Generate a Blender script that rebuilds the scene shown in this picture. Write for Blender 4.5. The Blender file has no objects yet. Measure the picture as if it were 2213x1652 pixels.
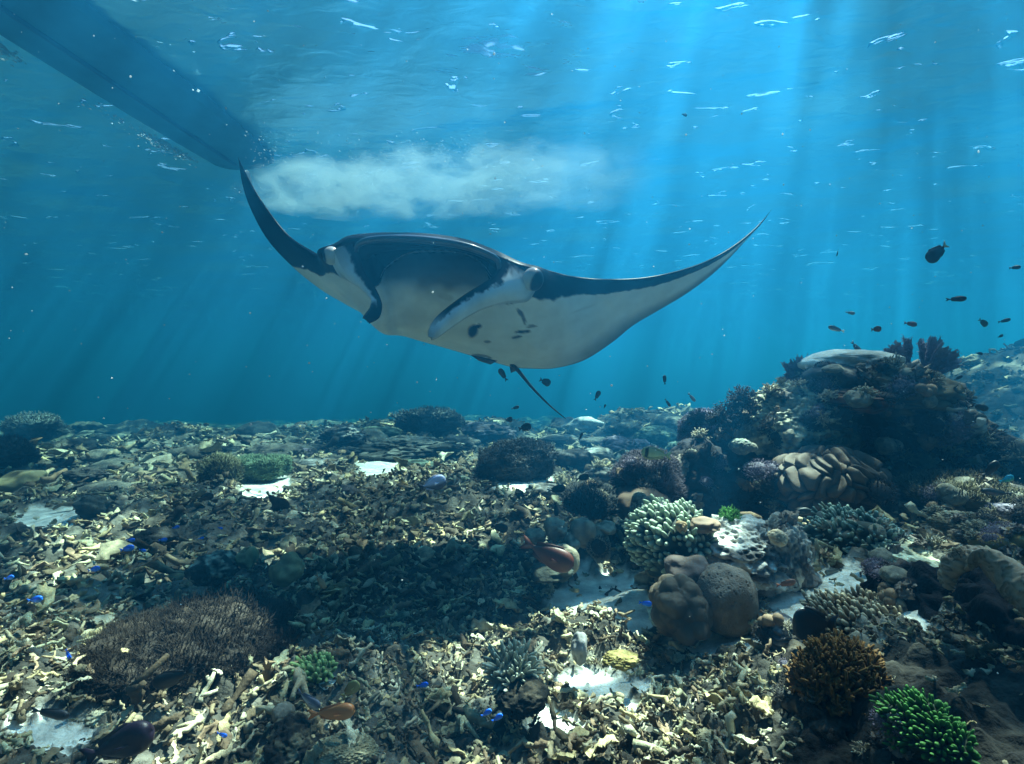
import bpy, math, random
import numpy as np
from mathutils import Vector, Matrix, Quaternion

random.seed(7); rng = np.random.default_rng(11)
S = bpy.context.scene
COL = S.collection

# ------------------------------------------------------------------ camera
F, CX, CY = 1100.0, 1106.5, 826.0        # focal length and centre in photo units (2213 wide)
CAMZ = 1.2                               # metres above the sea bed
SURF = CAMZ + 4.2                        # height of the water surface
cam = bpy.data.cameras.new('camera'); cam_o = bpy.data.objects.new('camera', cam); COL.objects.link(cam_o)
cam.sensor_fit = 'HORIZONTAL'; cam.sensor_width = 36; cam.lens = 36*F/2213
cam.clip_start = 0.02; cam.clip_end = 400
cam_o.location = (0, 0, CAMZ); cam_o.rotation_euler = (math.radians(90), 0, 0)
S.camera = cam_o

# ------------------------------------------------------------------ light
SUN_DIR = Vector((.30, .35, .90)).normalized()
w = bpy.data.worlds.new('World'); S.world = w; w.use_nodes = True
nt = w.node_tree; bg = nt.nodes['Background']
sky = nt.nodes.new('ShaderNodeTexSky'); sky.sky_type = 'NISHITA'; sky.sun_disc = False
sky.sun_elevation = math.asin(SUN_DIR.z); sky.sun_rotation = math.atan2(SUN_DIR.x, SUN_DIR.y)
nt.links.new(sky.outputs[0], bg.inputs[0]); bg.inputs[1].default_value = 0.055
sun = bpy.data.lights.new('sun', 'SUN'); sun.energy = 5; sun.angle = math.radians(.5); sun.color = (1, .96, .90)
sun_o = bpy.data.objects.new('sun', sun); COL.objects.link(sun_o)
sun_o.rotation_euler = (-SUN_DIR).to_track_quat('-Z', 'Y').to_euler(); sun_o.location = (0, 0, 30)
S.view_settings.view_transform = 'Standard'; S.view_settings.look = 'None'
S.view_settings.gamma = 1; S.view_settings.use_curve_mapping = False
S.view_settings.exposure = 2.55
cy = S.cycles
cy.use_denoising = True; cy.denoiser = 'OPENIMAGEDENOISE'
cy.max_bounces = 5; cy.diffuse_bounces = 2; cy.glossy_bounces = 2; cy.transmission_bounces = 2
cy.volume_bounces = 0; cy.transparent_max_bounces = 8
cy.caustics_reflective = False; cy.caustics_refractive = False
cy.sample_clamp_indirect = 4; cy.volume_step_rate = 1.0; cy.volume_max_steps = 64

OFFX, OFFY = 32.7, -16.3
# ------------------------------------------------------------------ numpy helpers
def P(px, py, D):
    """a point D metres ahead that stands at px, py in the photograph"""
    return np.array([(px-CX)/F*D, D, CAMZ+(CY-py)/F*D])
def proj(V):
    V = np.asarray(V); d = np.maximum(V[..., 1], .05)
    return CX+V[..., 0]/d*F, CY-(V[..., 2]-CAMZ)/d*F
def sstep(a, b, x):
    t = np.clip((x-a)/(b-a), 0, 1); return t*t*(3-2*t)
def _h(i, j, k, s):
    with np.errstate(over='ignore'):
        n = (i.astype(np.int64)*374761393 + j.astype(np.int64)*668265263 + k.astype(np.int64)*1274126177 + s*974711) & 0xffffffff
        n = ((n ^ (n >> 13))*1274126177) & 0xffffffff
        n = ((n ^ (n >> 16))*2246822519) & 0xffffffff
        n = n ^ (n >> 15)
    return (n & 0xffffff)/float(0xffffff)
def noise(V, s=0):
    V = np.asarray(V, float); f = np.floor(V); t = V-f; t = t*t*(3-2*t)
    i, j, k = f[..., 0], f[..., 1], f[..., 2]; r = 0
    for a in (0, 1):
        wa = t[..., 0] if a else 1-t[..., 0]
        for b in (0, 1):
            wb = t[..., 1] if b else 1-t[..., 1]
            for c in (0, 1):
                wc = t[..., 2] if c else 1-t[..., 2]
                r = r + wa*wb*wc*_h(i+a, j+b, k+c, s)
    return r*2-1
def fbm(V, s=0, o=4, g=.5):
    r, a, V = 0, 1., np.asarray(V, float)
    for q in range(o):
        r = r+a*noise(V, s+q*17); V = V*2.03+3.1; a *= g
    return r
def worley(V, s=0, two=False):
    V = np.asarray(V, float); f = np.floor(V); b1 = np.full(V.shape[:-1], 9.); b2 = b1.copy()
    for a in (-1, 0, 1):
        for b in (-1, 0, 1):
            for c in (-1, 0, 1):
                i, j, k = f[..., 0]+a, f[..., 1]+b, f[..., 2]+c
                q = np.stack([i+_h(i, j, k, s), j+_h(i, j, k, s+1), k+_h(i, j, k, s+2)], -1)
                d = np.linalg.norm(q-V, axis=-1)
                b2 = np.where(d < b1, b1, np.minimum(b2, d)); b1 = np.minimum(b1, d)
    return (b1, b2) if two else b1

# ------------------------------------------------------------------ object helpers
def mk(name, V, Fc, mat=None, col=None, parent=None, smooth=True):
    V = np.asarray(V, np.float32).reshape(-1, 3)
    me = bpy.data.meshes.new(name)
    if isinstance(Fc, list) and not isinstance(Fc[0], np.ndarray): Fc = [np.array(Fc)] if len({len(x) for x in Fc}) == 1 else [np.array([x for x in Fc if len(x) == n]) for n in {len(x) for x in Fc}]
    if isinstance(Fc, np.ndarray): Fc = [Fc]
    nl = sum(f.size for f in Fc); npoly = sum(len(f) for f in Fc)
    me.vertices.add(len(V)); me.vertices.foreach_set('co', V.ravel())
    me.loops.add(nl); me.loops.foreach_set('vertex_index', np.concatenate([f.ravel() for f in Fc]).astype(np.int32))
    tot = np.concatenate([np.full(len(f), f.shape[1]) for f in Fc]).astype(np.int32)
    me.polygons.add(npoly); me.polygons.foreach_set('loop_start', (np.cumsum(tot)-tot).astype(np.int32)); me.polygons.foreach_set('loop_total', tot)
    me.polygons.foreach_set('use_smooth', np.full(npoly, bool(smooth)))
    me.update(calc_edges=True); me.validate()
    if col is not None:
        col = np.asarray(col, np.float32)
        if col.ndim == 1: col = np.tile(col, (len(V), 1))
        a = me.color_attributes.new('Col', 'FLOAT_COLOR', 'POINT')
        c = np.ones((len(V), 4), np.float32); c[:, :3] = col; a.data.foreach_set('color', c.ravel())
    if mat: me.materials.append(mat)
    o = bpy.data.objects.new(name, me); COL.objects.link(o)
    if parent: o.parent = parent
    return o
def tag(o, label=None, cat=None, group=None, kind=None):
    if label: o['label'] = label
    if cat: o['category'] = cat
    if group: o['group'] = group
    if kind: o['kind'] = kind
    return o
def empty(name, loc, label, cat, group=None):
    o = bpy.data.objects.new(name, None); o.empty_display_size = .05; COL.objects.link(o); o.location = tuple(float(v) for v in loc)
    return tag(o, label, cat, group)
def gridf(n, m, wrap_m=False, wrap_n=False):
    i = np.arange(n if wrap_n else n-1)[:, None]; j = np.arange(m if wrap_m else m-1)[None, :]
    i2 = (i+1) % n; j2 = (j+1) % m
    return np.stack(np.broadcast_arrays(i*m+j, i2*m+j, i2*m+j2, i*m+j2), -1).reshape(-1, 4)
_ico = {}
def ico(n):
    if n not in _ico:
        import bmesh
        b = bmesh.new(); bmesh.ops.create_icosphere(b, subdivisions=n, radius=1)
        _ico[n] = (np.array([v.co[:] for v in b.verts]), np.array([[v.index for v in f.verts] for f in b.faces])); b.free()
    return _ico[n]
def tube(pts, rad, k=6):
    pts = np.asarray(pts, float); n = len(pts); rad = np.broadcast_to(rad, n)
    t = np.gradient(pts, axis=0); t /= np.linalg.norm(t, axis=1)[:, None]+1e-9
    ref = np.array([.13, .27, .95]); u = np.cross(t, ref); u /= np.linalg.norm(u, axis=1)[:, None]+1e-9; v = np.cross(t, u)
    a = np.arange(k)/k*2*np.pi
    R = pts[:, None]+rad[:, None, None]*(np.cos(a)[None, :, None]*u[:, None]+np.sin(a)[None, :, None]*v[:, None])
    V = np.concatenate([R.reshape(-1, 3), pts[:1], pts[-1:]])
    f = gridf(n, k, wrap_m=True); i = np.arange(k)
    c0 = np.stack([np.full(k, n*k), i, (i+1) % k, (i+1) % k], -1); c1 = np.stack([np.full(k, n*k+1), (n-1)*k+(i+1) % k, (n-1)*k+i, (n-1)*k+i], -1)
    return V, np.concatenate([f]), np.concatenate([c0[:, :3], c1[:, :3]])
def quad2tri(f): return np.concatenate([f[:, [0, 1, 2]], f[:, [0, 2, 3]]])
def tubet(pts, rad, k=6):
    V, q, t = tube(pts, rad, k); return V, np.concatenate([quad2tri(q), t])
def cat_geo(L):
    """join [(V, tris, col)]"""
    Vs, Fs, Cs, n = [], [], [], 0
    for V, f, c in L:
        Vs.append(V); Fs.append(f+n); Cs.append(np.broadcast_to(c, (len(V), 3))); n += len(V)
    return np.concatenate(Vs), np.concatenate(Fs), np.concatenate(Cs)

# ------------------------------------------------------------------ materials
def attr_mat(name, rough=.8, bump=.3, bscale=40, var=.35, vscale=14, spec=.3, coat=0, bdist=.01, sss=0):
    m = bpy.data.materials.new(name); m.use_nodes = True; N = m.node_tree.nodes; L = m.node_tree.links
    b = N['Principled BSDF']; b.inputs['Roughness'].default_value = rough; b.inputs['Specular IOR Level'].default_value = spec
    b.inputs['Coat Weight'].default_value = coat
    if coat: b.inputs['Coat Roughness'].default_value = .12
    a = N.new('ShaderNodeAttribute'); a.attribute_name = 'Col'
    tc = N.new('ShaderNodeTexCoord')
    n1 = N.new('ShaderNodeTexNoise'); n1.inputs['Scale'].default_value = vscale; n1.inputs['Detail'].default_value = 6
    mr = N.new('ShaderNodeMapRange'); mr.inputs[1].default_value = .3; mr.inputs[2].default_value = .7
    mr.inputs[3].default_value = 1-var; mr.inputs[4].default_value = 1+var
    mx = N.new('ShaderNodeVectorMath'); mx.operation = 'SCALE'
    L.new(tc.outputs['Object'], n1.inputs['Vector']); L.new(n1.outputs['Fac'], mr.inputs[0])
    L.new(a.outputs['Color'], mx.inputs[0]); L.new(mr.outputs[0], mx.inputs['Scale']); L.new(mx.outputs[0], b.inputs['Base Color'])
    n2 = N.new('ShaderNodeTexNoise'); n2.inputs['Scale'].default_value = bscale; n2.inputs['Detail'].default_value = 5
    L.new(tc.outputs['Object'], n2.inputs['Vector'])
    bp = N.new('ShaderNodeBump'); bp.inputs['Strength'].default_value = bump; bp.inputs['Distance'].default_value = bdist
    L.new(n2.outputs['Fac'], bp.inputs['Height']); L.new(bp.outputs[0], b.inputs['Normal'])
    return m
M_skin = attr_mat('manta_skin', rough=.42, bump=.3, bscale=70, var=.09, vscale=5, spec=.05, coat=0, bdist=.004)
M_lip = attr_mat('manta_lip_skin', rough=.28, bump=.08, bscale=30, var=.15, vscale=9, spec=.5, coat=.8, bdist=.003)
M_skinr = attr_mat('manta_glossy_skin', rough=.3, bump=.15, bscale=40, var=.15, vscale=9, spec=.12, coat=.12, bdist=.004)
M_rub = attr_mat('rubble', rough=.85, bump=.5, bscale=90, var=.45, vscale=28)
M_bed = attr_mat('sea_bed', rough=.95, bump=.7, bscale=45, var=.4, vscale=9, bdist=.02)
M_rock = attr_mat('reef_rock', rough=.9, bump=.8, bscale=38, var=.5, vscale=11, bdist=.02, spec=.15)
M_coral = attr_mat('live_coral', rough=.7, bump=.5, bscale=120, var=.25, vscale=16, bdist=.004)
M_soft = attr_mat('soft_coral', rough=.75, bump=.3, bscale=160, var=.2, vscale=10, bdist=.003)
M_fish = attr_mat('fish_skin', rough=.45, bump=.1, bscale=150, var=.15, vscale=20, spec=.5)
M_foam = attr_mat('foam', rough=.6, bump=.5, bscale=40, var=.15, vscale=8)
def _thin(m, f):
    N = m.node_tree.nodes; L = m.node_tree.links; t = N.new('ShaderNodeBsdfTranslucent'); x = N.new('ShaderNodeMixShader'); x.inputs[0].default_value = f
    t.inputs[0].default_value = (.85, .9, .92, 1); L.new(N['Principled BSDF'].outputs[0], x.inputs[1]); L.new(t.outputs[0], x.inputs[2]); L.new(x.outputs[0], N['Material Output'].inputs['Surface'])
_thin(M_foam, .6)
M_hull = attr_mat('boat_hull', rough=.6, bump=.2, bscale=15, var=.2, vscale=3)

# ------------------------------------------------------------------ water: body and surface
def box(name, lo, hi, mat):
    V = [(x, y, z) for x in (lo[0], hi[0]) for y in (lo[1], hi[1]) for z in (lo[2], hi[2])]
    f = np.array([(0, 1, 3, 2), (4, 6, 7, 5), (0, 4, 5, 1), (2, 3, 7, 6), (0, 2, 6, 4), (1, 5, 7, 3)])
    return mk(name, V, f, mat, smooth=False)
mw = bpy.data.materials.new('sea_water_body'); mw.use_nodes = True
N = mw.node_tree.nodes; L = mw.node_tree.links; N.remove(N['Principled BSDF'])
pv = N.new('ShaderNodeVolumePrincipled'); L.new(pv.outputs[0], N['Material Output'].inputs['Volume'])
pv.inputs['Color'].default_value = (.018, .255, .61, 1)
pv.inputs['Absorption Color'].default_value = (0, .30, .52, 1)
pv.inputs['Density'].default_value = .08
pv.inputs['Anisotropy'].default_value = .63
haze = box('haze', (-165, -100, -16), (165, 165, SURF+1.6), mw); tag(haze, kind='stuff')

def water_surface():
    rs = np.concatenate([[.0], np.geomspace(.5, 230, 460)]); th = np.linspace(0, 2*np.pi, 720, endpoint=False)
    R, T = np.meshgrid(rs, th, indexing='ij'); X = np.clip(R*np.sin(T), -163, 163); Y = np.clip(R*np.cos(T), -98, 163)
    V = np.stack([X, Y, 0*X], -1)
    fade = np.clip(14/np.maximum(R, 1), 0, 1)
    Q = V@np.array([[.95, .3, 0], [-.3, .95, 0], [0, 0, 1]])*np.array([1., 1.9, 1])
    Z = .05*fbm(Q*.45, 3, 3)+.010*fbm(Q*1.9+5, 9, 3)*fade
    V[..., 2] = SURF+Z
    f = gridf(len(rs), len(th), wrap_m=True)
    V[0, :, 2] = SURF
    f = f[:, ::-1].copy()
    m = bpy.data.materials.new('water_surface'); m.use_nodes = True; N = m.node_tree.nodes; L = m.node_tree.links
    N.remove(N['Principled BSDF'])
    geo = N.new('ShaderNodeNewGeometry')
    mp = N.new('ShaderNodeMapping'); mp.inputs['Rotation'].default_value = (0, 0, .3); mp.inputs['Scale'].default_value = (1, 1.8, 1)
    L.new(geo.outputs['Position'], mp.inputs['Vector'])
    n = N.new('ShaderNodeTexNoise'); n.inputs['Scale'].default_value = 2.6; n.inputs['Detail'].default_value = 2.5; n.inputs['Roughness'].default_value = .45; n.inputs['Distortion'].default_value = .70
    L.new(mp.outputs[0], n.inputs['Vector'])
    bp = N.new('ShaderNodeBump'); bp.inputs['Strength'].default_value = 1; bp.inputs['Distance'].default_value = .024
    n5 = N.new('ShaderNodeTexNoise'); n5.inputs['Scale'].default_value = 1.45; n5.inputs['Detail'].default_value = 3.5; n5.inputs['Distortion'].default_value = .8
    L.new(mp.outputs[0], n5.inputs['Vector'])
    cr_ = N.new('ShaderNodeMapRange'); cr_.interpolation_type = 'SMOOTHSTEP'; cr_.inputs[1].default_value = .655; cr_.inputs[2].default_value = .715; cr_.inputs[3].default_value = 0; cr_.inputs[4].default_value = 3.2
    L.new(n5.outputs['Fac'], cr_.inputs[0])
    sm = N.new('ShaderNodeMath'); sm.operation = 'ADD'; L.new(n.outputs['Fac'], sm.inputs[0]); L.new(cr_.outputs[0], sm.inputs[1])
    L.new(sm.outputs[0], bp.inputs['Height'])
    fr = N.new('ShaderNodeFresnel'); fr.inputs['IOR'].default_value = 1.33; L.new(bp.outputs[0], fr.inputs['Normal'])
    gl = N.new('ShaderNodeBsdfGlossy'); gl.inputs['Roughness'].default_value = .28; gl.inputs['Color'].default_value = (.45, .80, 1, 1)  # blue tint stands in for red light lost along the reflected path
    L.new(bp.outputs[0], gl.inputs['Normal'])
    tr = N.new('ShaderNodeBsdfTransparent')
    # noise painted into the transparency stands in for waves focusing the light
    n3 = N.new('ShaderNodeTexNoise'); n3.inputs['Scale'].default_value = 1.25; n3.inputs['Detail'].default_value = 3.5; n3.inputs['Distortion'].default_value = 1.2
    n4 = N.new('ShaderNodeTexNoise'); n4.inputs['Scale'].default_value = .38; n4.inputs['Detail'].default_value = 2
    mp2 = N.new('ShaderNodeMapping'); mp2.inputs['Location'].default_value = (OFFX, OFFY, 0); L.new(geo.outputs['Position'], mp2.inputs['Vector'])
    L.new(mp2.outputs[0], n3.inputs['Vector']); L.new(mp2.outputs[0], n4.inputs['Vector'])
    ad = N.new('ShaderNodeMath'); ad.operation = 'MULTIPLY_ADD'; ad.inputs[1].default_value = .55
    L.new(n4.outputs['Fac'], ad.inputs[0]); L.new(n3.outputs['Fac'], ad.inputs[2])
    mr = N.new('ShaderNodeMapRange'); mr.interpolation_type = 'SMOOTHSTEP'; mr.inputs[1].default_value = .75; mr.inputs[2].default_value = .86
    mr.inputs[3].default_value = .10; mr.inputs[4].default_value = .95
    L.new(ad.outputs[0], mr.inputs[0])
    mxx = N.new('ShaderNodeMath'); mxx.operation = 'MAXIMUM'; L.new(mr.outputs[0], mxx.inputs[0])
    cm = N.new('ShaderNodeMath'); cm.operation = 'MULTIPLY'; cm.inputs[1].default_value = .8; cm.use_clamp = True; L.new(cr_.outputs[0], cm.inputs[0]); L.new(cm.outputs[0], mxx.inputs[1])  # transparency raised at the crests to paint brighter glints
    # transparency evened out over the wash, added to keep light streaks off it
    wa = P(560, 385, 9.3); wb = P(1330, 320, 8.6); wc = (wa+wb)/2; wang = math.atan2(wb[1]-wa[1], wb[0]-wa[0])
    mp3 = N.new('ShaderNodeMapping'); mp3.vector_type = 'TEXTURE'; mp3.inputs['Location'].default_value = (wc[0]+.1, wc[1]+.15, SURF); mp3.inputs['Rotation'].default_value = (0, 0, wang); mp3.inputs['Scale'].default_value = (4.6, 1.7, 9)
    L.new(geo.outputs['Position'], mp3.inputs['Vector'])
    vl = N.new('ShaderNodeVectorMath'); vl.operation = 'LENGTH'; L.new(mp3.outputs[0], vl.inputs[0])
    mk3 = N.new('ShaderNodeMapRange'); mk3.interpolation_type = 'SMOOTHSTEP'; mk3.inputs[1].default_value = .75; mk3.inputs[2].default_value = 1.1; mk3.inputs[3].default_value = 1; mk3.inputs[4].default_value = 0
    L.new(vl.outputs['Value'], mk3.inputs[0])
    fm = N.new('ShaderNodeMix'); fm.data_type = 'FLOAT'; L.new(mk3.outputs[0], fm.inputs[0]); L.new(mxx.outputs[0], fm.inputs[2]); fm.inputs[3].default_value = .55
    L.new(fm.outputs[0], tr.inputs['Color'])
    mix = N.new('ShaderNodeMixShader'); L.new(fr.outputs[0], mix.inputs[0]); L.new(tr.outputs[0], mix.inputs[1]); L.new(gl.outputs[0], mix.inputs[2])
    L.new(mix.outputs[0], N['Material Output'].inputs['Surface'])
    return tag(mk('water_surface', V, f, m), kind='structure')
water_surface()

# ------------------------------------------------------------------ sea bed
def hbase(x, y):
    V = np.stack([x, y, 0*x], -1)
    z = .16*fbm(V*.35+7, 21, 3)+.05*fbm(V*1.3, 5, 3)
    r = np.hypot(x, y); z = z*sstep(.6, 2.2, r)
    z = z - .068*(np.clip(y, 8, 90)-8) - .01*np.clip(-x-4, 0, 40)
    z = z + .35*np.exp(-((x-1.9)/.9)**2-((y-1.5)/.8)**2)                      # ledge low on the right
    z = z + .17*np.exp(-((x-2.3)/1.2)**2-((y-2.9)/.8)**2)
    z = z + .75*np.exp(-(((x-3.5)/1.25)**2+((y-4.9)/1.0)**2)**1.5)            # reef mound on the right
    z = z + 1.95*np.exp(-((x-9.3)/2.3)**2-((y-9)/2.4)**2)
    z = z + .5*np.exp(-((x-6)/3.5)**2-((y-15)/3.5)**2)+.55*np.exp(-((x+2)/2.6)**2-((y-12.5)/1.6)**2)
    far = sstep(8, 13, y)*(1-sstep(45, 60, y)); z = z + far*(.42*fbm(V*.33+3, 51, 3)+.16)
    z = z + .12*np.exp(-((x+1.3)/.9)**2-((y-2.1)/.5)**2)
    return z
SAND = [(565, 1048, 62, 24), (822, 1010, 62, 22), (1305, 1275, 112, 48), (1370, 1315, 60, 50), (1130, 1043, 62, 22), (100, 1113, 78, 22),
        (95, 1583, 90, 44), (1560, 1385, 120, 26), (1850, 1290, 215, 72), (1960, 1200, 90, 45), (1310, 1480, 95, 34), (1190, 1560, 60, 32), (700, 1475, 40, 22)]
def sandmask(x, y, z):
    V = np.stack([x, y, z], -1); px, py = proj(V)
    px = px*1.0; wv = fbm(np.stack([px/38, py/22, 0*px], -1), 31, 3)
    m = np.zeros_like(px)
    for cx, cyy, rx, ry in SAND:
        d = np.sqrt(((px-cx)/rx/1.15)**2+((py-cyy)/ry/1.2)**2)+.35*wv
        m = np.maximum(m, 1-sstep(.75, 1.0, d))
    return np.where(y > .3, m, 0)
def hfun(x, y):
    x = np.asarray(x, float); y = np.asarray(y, float); z0 = hbase(x, y); sm = sandmask(x, y, z0)
    V = np.stack([x, y, 0*x], -1); r = np.hypot(x, y)
    w1, w2 = worley(V*9+.35*noise(V*7)[..., None], 3, True)
    k = np.clip(3.5/np.maximum(r, 1), .15, 1)
    rough = (.045*(w2-w1)*1.2+.02*fbm(V*22, 8, 3))*k + .05*fbm(V*4.2, 12, 3)
    return z0+rough*(1-sm)-.02*sm, sm
def ground(px, py, lift=0):
    """where the line of sight through px, py meets the sea bed"""
    D = np.linspace(.9, 40, 6000); p = np.stack([(px-CX)/F*D, D, CAMZ+(CY-py)/F*D], -1)
    g = hbase(p[:, 0], p[:, 1]) < p[:, 2]
    i = np.argmin(g) if not g.all() else len(D)-1
    return p[i]
def build_bed():
    rs = np.concatenate([[.02, .3, .6], np.geomspace(.9, 15, 620), np.geomspace(15.5, 230, 80)])
    th = np.radians(np.concatenate([np.linspace(-62, 62, 760), np.linspace(62.6, 297.4, 120)]))
    R, T = np.meshgrid(rs, th, indexing='ij'); X = np.clip(R*np.sin(T), -164, 164); Y = np.clip(R*np.cos(T), -99, 164)
    Z, sm = hfun(X, Y)
    V = np.stack([X, Y, Z], -1).reshape(-1, 3)
    n = fbm(V*2.2, 40, 4); n2 = fbm(V*11, 44, 3)
    c = np.array([.075, .07, .055])*(1+.45*n[:, None]+.45*n2[:, None])
    c += np.clip(n2, 0, 1)[:, None]*np.array([.12, .12, .10])
    qx, qy = proj(V); dz = (sstep(1640, 1760, qx)*sstep(1380, 1440, qy)*(V[:, 1] > .3))[:, None]; c = c*(1-.8*dz)  # bed darkened low on the right, shade put into its colour
    s = sm.reshape(-1, 1); c = c*(1-s)+np.array([.76, .76, .67])*(1+.12*n2[:, None])*s
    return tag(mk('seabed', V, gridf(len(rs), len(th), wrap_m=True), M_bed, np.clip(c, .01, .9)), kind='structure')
build_bed()
# ------------------------------------------------------------------ manta ray
def cr(Pn, t):
    """Catmull-Rom along axis 0 of a control net"""
    n = len(Pn); i = np.clip(np.floor(t).astype(int), 0, n-2); u = t-i; u = u.reshape((-1,)+(1,)*(Pn.ndim-1))
    p0 = Pn[np.maximum(i-1, 0)]; p1 = Pn[i]; p2 = Pn[i+1]; p3 = Pn[np.minimum(i+2, n-1)]
    return .5*((2*p1)+(-p0+p2)*u+(2*p0-5*p1+4*p2-p3)*u*u+(-p0+3*p1-3*p2+p3)*u**3)
STN = [  # leading edge px py D, trailing edge px py D, thickness up, thickness down
 (514,340,3.95, 515,342,3.95, .002,.002), (531,374,3.88, 524,400,3.94, .012,.010), (555,418,3.80, 543,455,3.92, .02,.015),
 (587,466,3.70, 578,518,3.90, .03,.02), (623,510,3.58, 628,573,3.86, .04,.03), (661,538,3.46, 690,624,3.84, .06,.05),
 (694,556,3.34, 745,657,3.84, .09,.08), (714,540,3.16, 790,682,3.92, .14,.12), (752,521,3.04, 838,713,4.08, .17,.16),
 (800,514,2.97, 890,732,4.20, .19,.19), (862,513,2.93, 960,752,4.30, .20,.20), (930,516,2.92, 1050,778,4.36, .21,.21),
 (1000,526,2.94, 1108,794,4.38, .21,.21), (1048,541,2.98, 1150,797,4.36, .20,.20), (1088,558,3.03, 1200,796,4.32, .18,.17),
 (1148,580,3.12, 1262,779,4.26, .14,.13), (1196,588,3.27, 1322,741,4.20, .09,.08), (1237,598,3.38, 1368,704,4.16, .06,.06),
 (1300,604,3.50, 1420,673,4.15, .045,.04), (1380,602,3.65, 1482,636,4.16, .035,.03), (1450,590,3.80, 1535,597,4.20, .028,.02),
 (1520,568,3.95, 1577,558,4.25, .02,.015), (1580,536,4.08, 1613,519,4.30, .014,.012), (1630,496,4.22, 1645,485,4.34, .008,.008),
 (1666,455,4.38, 1667,454,4.38, .002,.002)]
MOUTH = {  # station: (lip bottom, cavity depth, lower lip px py D, chin px py D)
 8: ((786,560), .06, (806,618,3.12), (822,662,3.20)),
 9: ((812,548), .38, (836,578,3.20), (850,632,3.18)),
 10: ((866,540), .50, (880,550,3.24), (895,612,3.14)),
 11: ((932,539), .54, (942,544,3.24), (955,606,3.12)),
 12: ((1000,545), .50, (1003,550,3.24), (1012,608,3.15)),
 13: ((1045,560), .38, (1042,572,3.22), (1060,622,3.20)),
 14: ((1078,584), .06, (1072,612,3.14), (1100,640,3.20))}
def manta():
    net = []
    for i, (lx, ly, ld, tx, ty, td, tu, tdn) in enumerate(STN):
        Lp, Tp = P(lx, ly, ld), P(tx, ty, td); c = Tp-Lp
        span = P(*STN[min(i+1, 24)][:3])-P(*STN[max(i-1, 0)][:3])
        n = np.cross(span, c); n /= np.linalg.norm(n)+1e-9
        if n[2] < 0 and 4 < i < 20: n = -n
        if i <= 4 : n = n if n[0] > 0 or n[2] > 0 else -n
        sh = lambda f: (f**.55)*((1-f)**1.1)*2.1
        up = lambda f: Lp+c*f+n*tu*sh(f)
        dn = lambda f: Lp+c*f-n*tdn*sh(f)
        if i in MOUTH:
            (bx, by), cav, (qx, qy, qd), (hx, hy, hd) = MOUTH[i]
            lip = P(lx, ly, ld)
            q = P(hx, hy, hd); cc = Tp-q
            row = [Tp, up(.62), up(.28), P(lx, ly-7, ld+.16), lip+np.array([0, 0, .0]), P(bx, by, ld+.05), P(bx+2, by-8, ld+.05+cav), P(qx, qy+12, ld+.1+cav), P(qx, qy, qd),
                   q, q+cc*.3-n*.10, q+cc*.55-n*.10, q+cc*.8-n*.05, Tp]
        else:
            row = [Tp, up(.62), up(.26), up(.05), Lp, dn(.015), dn(.04), dn(.07), dn(.11), dn(.22), dn(.42), dn(.62), dn(.83), Tp]
        net.append(row)
    net = np.array(net)
    nu, nv = 460, 200
    tu_ = np.linspace(0, 24, nu); tv = np.concatenate([np.linspace(0, 3, 24, endpoint=False), np.linspace(3, 9, 84, endpoint=False), np.linspace(9, 13, nv-108)])
    G = cr(net, tu_)                       # nu x 14 x 3
    G = cr(G.transpose(1, 0, 2), tv).transpose(1, 0, 2)     # nu x nv x 3
    G[:, -1] = G[:, 0]
    # bulge of the eye sockets, heavier on the sides of the head
    px, py = proj(G)
    front = np.tile((tv > 3)[None], (nu, 1))
    for cx, cyy, rad, d in ((716, 552, 20, np.array([-.05, -.07, .0])), (1150, 602, 27, np.array([.03, -.10, .0]))):
        k = np.exp(-(((px-cx)/rad)**2+((py-cyy)/rad)**2))*front*(np.abs(G[..., 1]-3.2) < .45)
        G = G+k[..., None]*d
    # pigment, with shade under the head fins painted in
    px, py = proj(G); tvv = np.tile(tv[None], (nu, 1)); tuu = np.tile(tu_[:, None], (1, nv))
    wv = fbm(np.stack([px/9, py/9, 0*px], -1), 3, 3); wl = fbm(np.stack([px/60, py/60, 0*px], -1), 8, 3)
    dark = np.array([.003, .003, .006]); pale = np.array([.82, .88, .89]); grey = np.array([.13, .15, .17])
    # width of the dark leading-edge band on the wings, in columns
    bandR = np.interp(tuu, [0, 3, 4, 4.5, 5, 6, 7, 8, 13.5, 14.5, 15.3, 16, 17, 18, 19, 20, 21, 22, 23, 24], [15, 15, 13.2, 11.4, 10.2, 9.35, 8.8, 8.2, 8.2, 8.9, 8.9, 9.1, 9.25, 9.4, 9.55, 9.75, 10.05, 10.6, 12.5, 15])
    D = 1-sstep(-.08, .08, tvv-bandR+.12-.10*wv)
    # the chin: dark behind the lip, fading into the white belly
    head = sstep(8.0, 9.0, tuu)*(1-sstep(13.2, 14.4, tuu))
    chin = (1-sstep(0, 1, (py-(596+.05*(px-930)+14*wl))/46))*(tvv > 5)
    D = np.maximum(D, head*chin*np.where(tvv > 8.02, .76, .98))
    # trailing edge of the wing is grey, sharper towards the body
    te = sstep(11.35, 12.7, tvv+.15*wl)*sstep(12.3, 16, tuu)*.85 + sstep(12.72, 12.98, tvv)*.75
    te = np.clip(te, 0, .88)*(tvv > 11)
    def spot(x, y, rx, ry, a, s=1.):
        ca, sa = math.cos(a), math.sin(a); dx, dy = px-x, py-y
        u, v = (dx*ca+dy*sa)/rx, (-dx*sa+dy*ca)/ry
        return (1-sstep(.75, 1.15, np.sqrt(u*u+v*v)+.12*wv))*s*(tvv > 9)
    sp = 0
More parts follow.
